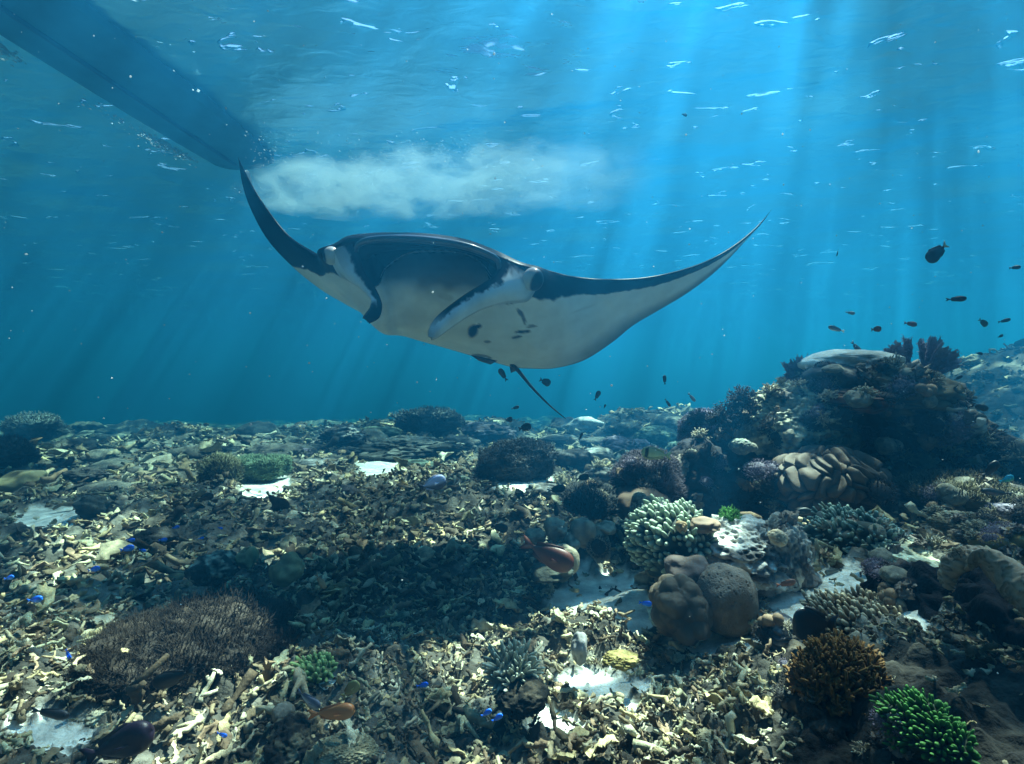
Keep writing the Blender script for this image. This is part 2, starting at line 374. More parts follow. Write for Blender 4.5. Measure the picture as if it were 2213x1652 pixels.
    for a in [(1022, 716, 11, 16, .35, 1), (1033, 706, 8, 5, -.3, 1), (1053, 739, 8, 3.5, 0, .7), (1130, 717, 18, 3.2, -.08, 1), (1117, 729, 12, 3, -.2, .95),
              (1148, 706, 13, 3, -.1, .7), (1124, 676, 4.5, 12, -.55, .85), (1132, 692, 4, 13, -.2, .8), (1102, 651, 22, 6, -.12, .8), (1040, 769, 20, 3, .12, .7),
              (1058, 774, 6, 2.5, 0, .8), (960, 640, 22, 8, .3, .22), (1000, 655, 14, 5, 0, .2), (1230, 640, 26, 3, -.3, .2), (1260, 668, 30, 3, -.35, .14), (1060, 656, 22, 3.5, -.3, .6)]:  # the flat marks along the right head fin paint the shadow beneath it
        sp = np.maximum(sp, spot(*a))
    D = np.maximum(D, sp)
    D = np.maximum(D, .97*(1-sstep(.6, 1.25, np.hypot(((px-1118)*.94+(py-572)*.34)/66, (-(px-1118)*.34+(py-572)*.94)/20)+.10*wv))*(tvv > 7)*(G[..., 1] < 3.9))
    D = np.maximum(D, .55*spot(765, 606, 30, 9, .75, 1)*(tuu < 9))  # paints the shade below the left head fin
    C = pale*(1+.05*wl[..., None]-.05*np.clip(wv, 0, 1)[..., None]); C = C*(1-te[..., None])+grey*te[..., None]; C = C*(1-D[..., None])+dark*D[..., None]
    C = C*(1-.12*sstep(.1, .8, wl)[..., None])
    V = G[:, :-1].reshape(-1, 3); m = nv-1
    f = gridf(nu, m, wrap_m=True)
    root = P(1000, 650, 3.7)
    t = empty('manta_ray', root, 'huge black and white manta ray gliding with open mouth, curled head fins and raised wings', 'manta ray')
    Vl = V-root
    body = mk('body', Vl, f, M_skin, C[:, :-1].reshape(-1, 3), t)
    # head fins: ribbons with thickness
    def ribbon(name, A, B, thick, bend, colf, nseg=90, nw=22):
        A = np.array([P(*a) for a in A]); B = np.array([P(*b) for b in B]); k = np.linspace(0, len(A)-1, nseg)
        a, b = cr(A, k), cr(B, k); s = np.linspace(0, 1, nw)
        C0 = a[:, None]*(1-s)[None, :, None]+b[:, None]*s[None, :, None]
        tg = np.gradient((a+b)/2, axis=0); n = np.cross(tg, b-a); n /= np.linalg.norm(n, axis=1)[:, None]+1e-9
        n *= np.where(n[:, 1] > 0, -1, 1)[:, None]
        kk = k/(len(A)-1)
        C0 = C0+n[:, None]*(bend*np.sin(s*np.pi))[None, :, None]*(1-.3*kk)[:, None, None]
        h = thick*(np.sin(np.clip(s, .0, 1)*np.pi)**.5)[None]*(.35+.65*np.sqrt(np.clip(1-kk, 0, 1)))[:, None]
        top = C0+n[:, None]*h[..., None]; bot = C0-n[:, None]*h[..., None]
        R = np.concatenate([top, bot[:, ::-1][:, 1:-1]], 1); m = R.shape[1]
        px, py = proj(R); ss = np.concatenate([s, s[::-1][1:-1]])[None].repeat(nseg, 0); side = np.concatenate([np.zeros(nw), np.ones(m-nw)])[None].repeat(nseg, 0)
        C = colf(px, py, ss, kk[:, None].repeat(m, 1), side)
        Vv = np.concatenate([R.reshape(-1, 3), C0[0].mean(0)[None], C0[-1].mean(0)[None]])-root
        Cc = np.concatenate([C.reshape(-1, 3), C[0, :1], C[-1, :1]])
        i = np.arange(m); cap = np.concatenate([np.stack([np.full(m, nseg*m), (i+1) % m, i], -1), np.stack([np.full(m, nseg*m+1), (nseg-1)*m+i, (nseg-1)*m+(i+1) % m], -1)])
        return mk(name, Vv, [gridf(nseg, m, wrap_m=True), cap], M_skinr, Cc, t)
    def colL(px, py, s, k, side):
        w = fbm(np.stack([px/7, py/7, 0*px], -1), 5, 3)
        D = np.maximum(1-sstep(.18, .30, s+.05*w), sstep(.62, .76, k+.02*w)); D = np.maximum(D, side*sstep(0, .1, k))
        D = np.maximum(D, .5*(1-sstep(.0, .28, k))*(s < .6)); D = np.maximum(D, .55*sstep(.72, .92, s)*sstep(.1, .3, k))  # last term paints shade along the lower edge
        return pale*.85*(1-D[..., None])+dark*D[..., None]
    def colR(px, py, s, k, side):
        w = fbm(np.stack([px/7, py/7, 0*px], -1), 6, 3)
        D = (1-sstep(.17, .27, s+.07*w))*(1-sstep(.6, .9, k)); D = np.maximum(D, side*sstep(0, .1, k)*.9)
        D = np.maximum(D, .95*(1-sstep(0, .13, k+.03*w+.08*(s-.3)))); D = np.maximum(D, .5*sstep(.85, .97, s))  # dark lower edge is a painted shadow line
        D = np.maximum(D, .35*sstep(.7, .95, k))
        return pale*.9*(1-D[..., None])+dark*D[..., None]
    ribbon('cephalic_fin', [(764,528,3.02), (778,555,2.98), (790,590,2.94), (808,617,2.91), (821,642,2.88), (826,664,2.86), (819,688,2.84), (798,700,2.83)],
           [(712,556,3.10), (728,590,3.08), (748,605,3.04), (776,622,3.00), (804,645,2.95), (800,666,2.90), (788,680,2.87), (783,688,2.85)], .016, .03, colL)
    ribbon('cephalic_fin', [(1080,560,3.03), (1070,592,2.98), (1044,612,2.94), (1008,634,2.90), (972,660,2.86), (942,686,2.83), (926,712,2.81), (925,728,2.80)],
           [(1160,622,3.10), (1140,652,3.06), (1096,656,3.02), (1048,668,2.97), (1010,687,2.92), (975,711,2.87), (946,731,2.83), (932,736,2.81)], .020, .035, colR)
    # thick glossy upper lip
    lipp = np.array([P(770, 545, 3.0), P(774, 530, 2.965), P(800, 519, 2.925), P(862, 516, 2.90), (P(930, 520, 2.89)), P(1000, 531, 2.91), P(1048, 547, 2.95), P(1074, 562, 2.99), P(1079, 582, 3.0)])
    lv, lf = tubet(cr(lipp, np.linspace(0, 8, 70)), .023*np.sin(np.linspace(.25, np.pi-.25, 70))**.5, 14)
    mk('upper_lip', lv-root, lf, M_lip, np.array([.035, .035, .055]), t)
    low = np.array([P(822, 600, 3.14), P(836, 577, 3.19), P(880, 549, 3.225), P(942, 543, 3.225), P(1003, 549, 3.225), P(1042, 571, 3.205), P(1062, 596, 3.14)])
    lv, lf = tubet(cr(low, np.linspace(0, 6, 80)), (.006+.002*np.sin(np.arange(80)*1.9))*np.sin(np.linspace(.2, np.pi-.2, 80)), 8)
    mk('lower_lip', lv-root, lf, M_skinr, np.array([.30, .32, .40]), t)
    for (x, y, D, r, ps) in ((716, 553, 3.035, .058, (-.9, -.3, -.2)), (1152, 604, 3.005, .074, (.75, -.45, -.45))):
        v, ff = ico(4); d = v@np.array(ps)/np.linalg.norm(ps)
        k = sstep(.25, .5, d)[:, None] if x > 900 else sstep(.6, .8, d)[:, None]
        tp = sstep(.1, .8, v[:, 2])[:, None]; cc = (np.array([.60, .62, .58])*(1-tp)+np.array([.30, .30, .32])*tp)*(1-k)+np.array([.008, .008, .012])*k
        mk('eye', v*np.array([r*.85, r*.75, r*.95])+P(x, y, D+.02)-root, ff, M_skinr, cc, t)
    # whip tail, small dorsal fin and pelvic fins
    tl = np.array([P(1106, 788, 4.25), P(1122, 804, 4.35), P(1150, 838, 4.5), P(1185, 874, 4.65), P(1222, 905, 4.8)])
    tv_, tf = tubet(cr(tl, np.linspace(0, 4, 50)), np.linspace(.020, .004, 50), 8)
    mk('tail', tv_-root, tf, M_skin, np.array([.03, .035, .04]), t)
    for name, pts in (('dorsal_fin', [(1098, 775, 4.35), (1110, 782, 4.35), (1120, 800, 4.42), (1104, 806, 4.42)]), ('pelvic_fin', [(1018, 768, 4.2), (1075, 780, 4.25), (1060, 788, 4.3), (1035, 780, 4.3)])):
        q = np.array([P(*p) for p in pts]); c0 = q.mean(0); nn = np.array([.0, .006, .002])
        Vv = np.concatenate([q+nn, q-nn, [c0+nn*2.5, c0-nn*2.5]])-root
        ff = [(i, (i+1) % 4, 8) for i in range(4)]+[((i+1) % 4+4, i+4, 9) for i in range(4)]
        ff = np.array(ff+[(i, i+4, (i+1) % 4) for i in range(4)]+[((i+1) % 4, i+4, (i+1) % 4+4) for i in range(4)])
        mk(name, Vv, ff, M_skin, np.array([.06, .07, .08]), t)
manta()
# ------------------------------------------------------------------ rubble
def flake(rs, n=9, m=4, L=1., w=.34, th=.07, curl=.9, wig=.25):
    """a bent, twisted, broken strip of coral skeleton"""
    s = np.linspace(0, 1, n); ang = (s-.5)*curl*2+wig*np.sin(s*rs.uniform(4, 9)+rs.uniform(0, 6))
    d = np.stack([np.cos(ang), np.sin(ang)*.8, np.sin(s*rs.uniform(2, 6)+rs.uniform(0, 6))*.25], -1); c = np.cumsum(d, 0)/n*L; c -= c.mean(0)
    tw = rs.uniform(-.8, .8)+s*rs.uniform(-1.4, 1.4); nn = np.stack([-np.sin(ang)*np.cos(tw), np.cos(ang)*np.cos(tw), np.sin(tw)], -1)
    wd = w*(.35+.65*np.sin(np.clip(s*1.05, .05, .97)*np.pi)**.5)*rs.uniform(.5, 1.5, n)
    q = np.linspace(-1, 1, m); V = c[:, None]+nn[:, None]*(q[None, :]*wd[:, None]/2)[..., None]
    t = np.cross(d, nn); t /= np.linalg.norm(t, axis=1)[:, None]
    V = V+t[:, None]*(rs.uniform(-.05, .05, (n, m))+ .18*w*(q**2)[None]*rs.choice([-1, 1]))[..., None]
    hh = th*(1-.75*np.abs(q))[None, :, None]
    top, bot = V+t[:, None]*hh, V-t[:, None]*hh
    R = np.concatenate([top, bot[:, ::-1]], 1); k = 2*m
    f = quad2tri(gridf(n, k, wrap_m=True)); i = np.arange(1, k-1)
    f = np.concatenate([f, np.stack([0*i, i+1, i], -1), (n-1)*k+np.stack([0*i, i, i+1], -1)])
    return R.reshape(-1, 3), f
def stick(rs, n=6, k=5, L=1., r=.09, fork=True):
    c = np.cumsum(rs.normal([.55, 0, 0], [.1, .2, .15], (n, 3)), 0); c = c/np.linalg.norm(c[-1])*L; c -= c.mean(0)
    V, f = tubet(c, r*rs.uniform(.6, 1.4, n)*np.linspace(1.15, .65, n), k)
    G = [(V, f, np.zeros(3))]
    for _ in range(rs.integers(0, 3) if fork else 0):
        b = c[rs.integers(1, n-1)]; e = b+rs.normal(0, .25, 3)*L*np.array([1, 1, .8])
        v2, f2 = tubet(np.array([b, (b+e)/2+rs.normal(0, .04, 3), e]), np.array([r*.9, r*.75, r*.5]), k); G.append((v2, f2, np.zeros(3)))
    V, f, _ = cat_geo(G); return V, f
def chunk(rs, n=1):
    v, f = ico(n); v = v*(1+.35*noise(v*1.4+rs.uniform(0, 99), 3))[:, None]*rs.uniform(.3, 1, 3); return v*.45, f
prs = np.random.default_rng(5)
HI = [flake(prs, 12, 4, 1, prs.uniform(.14, .36), prs.uniform(.022, .045), prs.uniform(.4, 2.0), .6) for _ in range(18)]+[stick(prs) for _ in range(10)]
LO = [flake(prs, 6, 3, 1, prs.uniform(.2, .45), .045, prs.uniform(.4, 1.8), .5) for _ in range(14)]+[stick(prs, 4, 4, 1, .09, False) for _ in range(4)]
def rots(n, rs, tilt):
    a = rs.uniform(0, 2*np.pi, n); b = rs.normal(0, tilt, n); c = rs.normal(0, tilt, n)
    ca, sa, cb, sb, cc, sc = np.cos(a), np.sin(a), np.cos(b), np.sin(b), np.cos(c), np.sin(c)
    Rz = np.zeros((n, 3, 3)); Rz[:, 0, 0] = ca; Rz[:, 0, 1] = -sa; Rz[:, 1, 0] = sa; Rz[:, 1, 1] = ca; Rz[:, 2, 2] = 1
    Rx = np.zeros((n, 3, 3)); Rx[:, 0, 0] = 1; Rx[:, 1, 1] = cb; Rx[:, 1, 2] = -sb; Rx[:, 2, 1] = sb; Rx[:, 2, 2] = cb
    Ry = np.zeros((n, 3, 3)); Ry[:, 1, 1] = 1; Ry[:, 0, 0] = cc; Ry[:, 0, 2] = sc; Ry[:, 2, 0] = -sc; Ry[:, 2, 2] = cc
    return Rz@Rx@Ry
PAL = np.array([(.60, .55, .40), (.48, .41, .29), (.70, .67, .54), (.30, .24, .16), (.16, .12, .08), (.50, .50, .36), (.36, .26, .18), (.66, .56, .34), (.10, .08, .06)])*np.array([.93, .90, .78])
def scatter(name, protos, X, Y, size, rs, tilt=.35, lift=.3, pal=PAL, flat=1.):
    n = len(X); Z, sm = hfun(X, Y); Rm = rots(n, rs, tilt); ip = rs.integers(0, len(protos), n); colr = pal[rs.integers(0, len(pal), n)]*rs.uniform(.42, .95, (n, 1))
    mot = fbm(np.stack([X*1.3, Y*1.3, 0*X], -1), 77, 3); colr = colr*(1+.35*mot[:, None])
    Vs, Fs, Cs, off = [], [], [], 0
    for k, (v, f) in enumerate(protos):
        I = np.where(ip == k)[0]
        if not len(I): continue
        W = np.einsum('nij,vj->nvi', Rm[I], v*np.array([1, 1, flat]))*size[I, None, None]
        W += np.stack([X[I], Y[I], Z[I]+size[I]*lift*rs.uniform(-.2, 1, len(I))], -1)[:, None]
        zz = (v[:, 2]-v[:, 2].min())/(np.ptp(v[:, 2])+1e-6)
        c = colr[I, None]*np.ones((1, len(v), 1))
        F_ = f[None]+off+(np.arange(len(I))*len(v))[:, None, None]
        Vs.append(W.reshape(-1, 3)); Cs.append(np.clip(c, .01, .85).reshape(-1, 3)); Fs.append(F_.reshape(-1, 3)); off += len(I)*len(v)
    return tag(mk(name, np.concatenate(Vs), np.concatenate(Fs), M_rub, np.concatenate(Cs)), kind='stuff')
def sample(n, r0, r1, rs, p=1.0, half=58):
    u = rs.uniform(0, 1, n); r = (r0**(2*p)+u*(r1**(2*p)-r0**(2*p)))**(1/(2*p)); a = np.radians(rs.uniform(-half, half, n))
    X, Y = r*np.sin(a), r*np.cos(a); z, sm = hbase(X, Y), sandmask(X, Y, hbase(X, Y)); keep = (sm < .35)|(rs.uniform(0, 1, n) < .05)
    qx, qy = proj(np.stack([X, Y, z], -1)); keep &= ~((qx > 1700+.3*(1911-qy)*.3)&(qy > 1420)&(rs.uniform(0, 1, n) < .93))
    return X[keep], Y[keep]
rr = np.random.default_rng(3)
X, Y = sample(12500, 1.25, 3.3, rr, .8); scatter('coral_rubble', HI, X, Y, rr.lognormal(math.log(.046), .5, len(X)), rr, .6, .45)
X, Y = sample(13000, 3.1, 7.5, rr, .7); scatter('coral_rubble', LO, X, Y, rr.lognormal(math.log(.082), .45, len(X)), rr, .5, .4)
X, Y = sample(9000, 7.2, 17, rr, .7); scatter('coral_rubble', LO, X, Y, rr.lognormal(math.log(.16), .45, len(X)), rr, .35, .3)
# the largest pieces, one by one
KINDS = [('coral_fragment', 'dead coral fragment', 'bleached bent flake of dead coral', HI[:18], 'bent flakes of dead coral on the rubble'),
         ('coral_branch', 'coral branch', 'broken knobbly stick of dead coral', HI[18:28], 'broken coral sticks on the rubble')]
LAND = [(445, 1440, 'beside the hairy algae mound'), (120, 1600, 'in the bottom left corner'), (100, 1300, 'near the left edge'), (700, 1560, 'around the orange fish'), (678, 1450, 'near the green-tipped patch'), (1110, 1480, 'round the pale twiggy bush'),
        (1075, 1600, 'along the bottom edge at centre'), (1350, 1560, 'in the lower right of centre'), (1320, 1420, 'near the yellow sponge strip'), (1560, 1480, 'below the dimpled boulder'), (1305, 1290, 'at the central sand patch'), (850, 1200, 'in the shadow of the ray'),
        (600, 1270, 'by the ochre sponges'), (300, 1130, 'in the left middle rubble'), (900, 1050, 'near the lilac-grey surgeonfish'), (1120, 1330, 'left of the central sand patch'), (900, 1380, 'right of the hairy algae mound'), (1750, 1620, 'under the orange bushy coral')]
def fragments():
    rs = np.random.default_rng(19); cache = {}
    X, Y = sample(520, 1.35, 4.2, rs, .75, 50)
    Z, sm = hfun(X, Y); n = 0
    for x, y, z, s in zip(X, Y, Z, sm):
        px, py = proj(np.array([x, y, z]))
        if px < 0 or px > 2213 or py > 1660 or n >= 260: continue
        if 1660 < px and py > 1130: continue
        n += 1
        kd = KINDS[0 if rs.uniform() < .65 else 1]; j = rs.integers(0, len(kd[3])); c = PAL[rs.choice([0, 2, 2, 5, 7, 1])]*rs.uniform(.85, 1.2)
        key = (kd[0], j, rs.integers(0, 3))
        if key not in cache:
            o = mk(kd[0], kd[3][j][0], kd[3][j][1], M_rub, np.clip(c, 0, .85)); cache[key] = o
        else:
            o = cache[key].copy(); COL.objects.link(o)
        near = min(LAND, key=lambda q: math.hypot(px-q[0], (py-q[1])*1.6))[2]
        tag(o, kd[2]+' '+near, kd[1], kd[4])
        sz = rs.uniform(.07, .13); o.scale = (sz, sz, sz*1.1); o.location = (x, y, z+.03+.1*sz)
        o.rotation_euler = (rs.normal(0, .35), rs.normal(0, .35), rs.uniform(0, 6.28))
fragments()
# ------------------------------------------------------------------ reef: rocks and corals
def shape(v, mode, s):
    n = fbm(v*1.15+s*3.7, s, 3)
    if mode == 'craggy':
        w1, w2 = worley(v*3.2+.5*noise(v*3)[..., None], s, True); p = worley(v*5.5, s+9)
        return 1+.30*n+.20*(w2-w1)-.16*(1-sstep(.05, .42, p))+.06*fbm(v*9, s+3, 3)
    if mode == 'rough':
        w1, w2 = worley(v*7+.6*noise(v*6)[..., None], s, True)
        return 1+.22*n+.11*(w2-w1)-.10*(1-sstep(.0, .4, worley(v*12, s+5)))+.05*fbm(v*18, s+3, 2)
    if mode == 'smooth': return 1+.26*fbm(v*1.25+s, s, 2)+.012*fbm(v*14, s, 2)
    if mode == 'lobes': return 1+.10*n+.42*(.75-worley(v*1.75, s))+.015*fbm(v*12, s, 2)
    if mode == 'folds':
        g = fbm(v*np.array([1.2, 1.2, 1.9])+s, s, 2); return 1+.16*n+.20*np.abs(np.sin(g*5.5))**.7
    if mode == 'meander':
        th = np.arctan2(v[..., 0], -v[..., 1]); ph = np.arccos(np.clip(v[..., 2], -1, 1)); q = np.stack([th*4.2*(.35+.65*np.sin(ph)), ph*1.9, 0*th+s], -1)+.55*np.stack([noise(v*2.6, s), noise(v*2.6+9, s+1), 0*th], -1); w1, w2 = worley(q*np.array([1, 1, .02]), s, True)
        return .86+.05*n+.26*np.sqrt(np.clip((w2-w1)*1.5, 0, 1)+.002)
    if mode == 'porites':
        w = worley(v*6.5, s); return 1+.12*n-.045*(1-sstep(.08, .30, w))+.02*np.abs(np.sin(fbm(v*7, s, 2)*9))
    if mode == 'knobby': return 1+.15*n+.13*(.6-worley(v*4.5, s))
    return 1+.2*n
def blob(px, py, D, rx, rz, ry, mode, c, c2, seed, sub=6, zcut=None, face=None, mix=(.1, .8), patch=3.5):
    """vertex data of one displaced body; px, py and rx, rz in photo units, ry in metres"""
    v, f = ico(sub); k = D/F; r = shape(v, mode, seed); V = v*r[:, None]*np.array([rx*k, ry, rz*k]); ctr = P(px, py, D)
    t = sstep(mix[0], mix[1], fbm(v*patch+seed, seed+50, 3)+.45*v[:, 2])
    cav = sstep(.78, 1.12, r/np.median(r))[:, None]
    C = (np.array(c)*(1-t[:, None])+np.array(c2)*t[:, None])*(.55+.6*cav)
    return V, f, np.clip(C, .003, .85), ctr
def nearest_normals(V, f):
    n = np.cross(V[f[:, 1]]-V[f[:, 0]], V[f[:, 2]]-V[f[:, 0]]); N_ = np.zeros_like(V)
    for i in range(3): np.add.at(N_, f[:, i], n)
    return N_/(np.linalg.norm(N_, axis=1)[:, None]+1e-9)
def hairs(V, f, n, ln, wd, c, rs, up=.4, sel=None, spread=.45, segs=1):
    N_ = nearest_normals(V, f); idx = np.arange(len(V)) if sel is None else np.where(sel(V, N_))[0]
    i = rs.choice(idx, n); b = V[i]; d = N_[i]+rs.normal(0, spread, (n, 3))+np.array([0, 0, up]); d /= np.linalg.norm(d, axis=1)[:, None]
    L_ = ln*rs.uniform(.5, 1.4, n)[:, None]; a = np.cross(d, rs.normal(0, 1, (n, 3))); a /= np.linalg.norm(a, axis=1)[:, None]; e = np.cross(d, a)
    w_ = wd*rs.uniform(.6, 1.3, n)[:, None]; m1 = b+d*L_*.5+a*L_*.12
    ring0 = [b+a*w_, b-.5*a*w_+.87*e*w_, b-.5*a*w_-.87*e*w_]; ring1 = [m1+(q-b)*.9 for q in ring0]; tip = b+d*L_
    A = np.stack(ring0+ring1+[tip], 1); base = (np.arange(n)*7)[:, None, None]
    F_ = np.array([(0, 1, 4), (0, 4, 3), (1, 2, 5), (1, 5, 4), (2, 0, 3), (2, 3, 5), (3, 4, 6), (4, 5, 6), (5, 3, 6)])[None]+base
    C = np.array(c)*rs.uniform(.6, 1.5, (n, 1)); C = np.repeat(C[:, None], 7, 1)
    return A.reshape(-1, 3), F_.reshape(-1, 3), np.clip(C, .002, .85).reshape(-1, 3)
def lump(name, label, cat, px, py, D, rx, rz, ry, mode, c, c2=None, seed=1, sub=6, mat=None, hair=None, group=None, fingers=None, part='body', patch=3.5, mix=(.1, .8)):
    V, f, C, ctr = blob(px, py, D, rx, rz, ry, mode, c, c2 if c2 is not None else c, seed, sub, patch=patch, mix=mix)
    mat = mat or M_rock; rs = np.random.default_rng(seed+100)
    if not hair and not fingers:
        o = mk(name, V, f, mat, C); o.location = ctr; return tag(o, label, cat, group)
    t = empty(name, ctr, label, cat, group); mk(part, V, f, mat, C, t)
    if hair:
        for (pn, n, ln, wd, hc, up, sel) in hair:
            a, b, cc = hairs(V, f, n, ln, wd, hc, rs, up, sel); tag(mk(pn, a, b, M_soft, cc, t), kind='stuff')
    if fingers:
        n, ln, rd, c0, c1, sel, tiltv = fingers
        N_ = nearest_normals(V, f); idx = np.where(sel(V, N_))[0]; pick = []; rs.shuffle(idx); md = rd*2.05
        for i in idx:
            if len(pick) >= n: break
            if all(np.sum((V[i]-V[j])**2) > md*md for j in pick[-400:]): pick.append(i)
        meshes = []
        for q in range(5):
            s = np.linspace(0, 1, 6); path = np.stack([rs.normal(0, .05)*np.sin(s*3), rs.normal(0, .06)*np.sin(s*2), s], -1)*ln
            vv, ff = tubet(path, rd*np.array([.8, 1., 1.02, .98, .82, .42])*rs.uniform(.85, 1.1, 6), 7)
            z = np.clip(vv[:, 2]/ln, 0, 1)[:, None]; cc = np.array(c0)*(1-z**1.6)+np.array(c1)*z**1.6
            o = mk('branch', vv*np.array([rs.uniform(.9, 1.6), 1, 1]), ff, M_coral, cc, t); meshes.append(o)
        for q, i in enumerate(pick):
            o = meshes[q] if q < 5 else meshes[q % 5].copy()
            if q >= 5: COL.objects.link(o); o.parent = t
            d = Vector(N_[i]+np.array(tiltv)).normalized(); o.rotation_mode = 'QUATERNION'
            o.rotation_quaternion = d.to_track_quat('Z', 'Y') @ Quaternion((0, 0, 1), rs.uniform(0, 6.28)); o.location = V[i]-N_[i]*ln*.25
            k = rs.uniform(.75, 1.25); o.scale = (k, k, rs.uniform(.8, 1.3))
    return t
front = lambda V, N_: (N_[:, 1] < .45) & (N_[:, 2] > -.45)
topf = lambda V, N_: N_[:, 2] > .1
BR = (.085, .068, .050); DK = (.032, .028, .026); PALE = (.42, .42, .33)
# the big mound on the right
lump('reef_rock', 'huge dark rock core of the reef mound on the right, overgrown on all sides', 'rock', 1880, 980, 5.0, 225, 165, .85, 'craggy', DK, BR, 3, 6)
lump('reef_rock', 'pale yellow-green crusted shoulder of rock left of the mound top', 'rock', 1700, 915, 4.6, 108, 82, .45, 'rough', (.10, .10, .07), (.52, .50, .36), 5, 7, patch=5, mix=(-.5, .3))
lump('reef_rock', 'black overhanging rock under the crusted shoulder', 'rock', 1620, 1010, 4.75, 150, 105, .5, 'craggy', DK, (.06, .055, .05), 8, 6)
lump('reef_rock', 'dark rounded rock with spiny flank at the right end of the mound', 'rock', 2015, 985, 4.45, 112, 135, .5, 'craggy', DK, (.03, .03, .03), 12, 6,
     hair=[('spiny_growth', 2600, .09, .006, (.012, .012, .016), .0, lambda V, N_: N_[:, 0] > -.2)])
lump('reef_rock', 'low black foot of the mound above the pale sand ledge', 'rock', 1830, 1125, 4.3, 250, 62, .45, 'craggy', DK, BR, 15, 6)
lump('reef_rock', 'streaked hump on the upper right of the mound, paled as if lit from above', 'rock', 2020, 905, 4.15, 66, 48, .3, 'folds', (.06, .05, .045), (.46, .43, .36), 22, 6, mix=(-.2, .5))  # pale colour paints the light falling on this ridge
lump('leather_coral', 'large olive brown leathery coral draped over the mound top', 'coral', 1905, 838, 4.45, 92, 50, .42, 'rough', (.13, .085, .04), (.17, .12, .055), 25, 6, mat=M_soft)
lump('leather_coral', 'scalloped olive coral lobe at the right of the mound top', 'coral', 1965, 858, 4.25, 72, 42, .3, 'folds', (.10, .075, .03), (.16, .12, .05), 29, 6, mat=M_soft)
lump('leather_coral', 'rusty red-brown coral lip hanging below the leathery coral', 'coral', 1855, 868, 4.2, 62, 24, .22, 'folds', (.15, .06, .03), (.20, .09, .045), 31, 6, mat=M_soft)
lump('dome_coral', 'smooth bleached white dome coral on the very top of the mound', 'coral', 1832, 788, 4.6, 88, 33, .42, 'smooth', (.70, .70, .62), (.78, .77, .68), 34, 6, mat=M_coral)
lump('rock_knob', 'dark grey rounded knob on the left slope of the white dome coral', 'rock', 1798, 818, 4.42, 56, 32, .22, 'smooth', (.05, .05, .05), (.10, .10, .09), 36, 5)
lump('brain_coral', 'brown coral dome with thick winding ridges on the face of the mound', 'coral', 1785, 1045, 3.95, 112, 76, .38, 'meander', (.125, .09, .062), (.15, .11, .078), 38, 7, mat=M_coral)
lump('plate_coral', 'grey-green saucer of coral with pale rim in the dark face of the mound', 'coral', 1788, 905, 4.15, 40, 22, .14, 'craggy', (.05, .05, .04), (.40, .42, .32), 41, 5, mix=(-.1, .3))
for i, (a, b, r, l) in enumerate([(1925, 962, 20, 'faint lilac sponge patch in the dark centre of the mound'), (1905, 1025, 16, 'grey-green crust patch right of the ridged brown coral'), (1650, 1050, 18, 'small grey-green knob left of the ridged brown coral'),
                                  (1672, 1092, 20, 'knobbly pale green coral at the lower left of the ridged brown coral'), (1600, 965, 24, 'pale flaky crust on the black rock left of the mound'), (1625, 1010, 15, 'small pale scab of crust low on the black rock')]):
    lump('crust_coral', l, 'coral', a, b, 4.05+.1*(i == 4), r, r*.7, .09, 'knobby', (.16, .17, .15), (.34, .38, .30), 60+i, 5)
# feather stars
def feather_star(label, px, py, D, R, seed):
    rs = np.random.default_rng(seed); ctr = P(px, py, D); t = empty('feather_star', ctr, label, 'feather star'); r = R*D/F
    v, f = ico(3); mk('disc', v*r*.35, f, M_soft, np.array([.010, .010, .014]), t)
    G = []
    for q in range(90):
        d = rs.normal(0, 1, 3); d[2] = d[2]*.8+.2; d /= np.linalg.norm(d); side = np.cross(d, rs.normal(0, 1, 3)); side /= np.linalg.norm(side)
        s = np.linspace(0, 1, 8)[:, None]; path = d*s*r+side*(s**2)*r*.45*np.sin(s*2.2)
        a, b = tubet(path, r*.05*np.linspace(1, .6, 8), 4); G.append((a, b, np.array([.012, .012, .016])))
        for u in np.linspace(.25, 1, 11):
            p0 = path[int(u*7)]; e = rs.normal(0, 1, 3); e -= d*e.dot(d); e /= np.linalg.norm(e)
            for sg in (-1, 1):
                p1 = p0+(sg*e+d*.5)*r*.17; a, b = tubet(np.array([p0, p1]), [r*.035, r*.02], 3); G.append((a, b, np.array([.010, .010, .014])))
    V, f, c = cat_geo(G); mk('arms', V, f, M_soft, c, t)
feather_star('black feather star perched on the crusted shoulder, upper of two', 1602, 866, 4.4, 30, 1)
feather_star('black feather star left of the crusted shoulder, lower and wider of two', 1566, 905, 4.35, 33, 2)
feather_star('small black feather star by the lilac coral left of the mound', 1508, 905, 4.9, 20, 3)
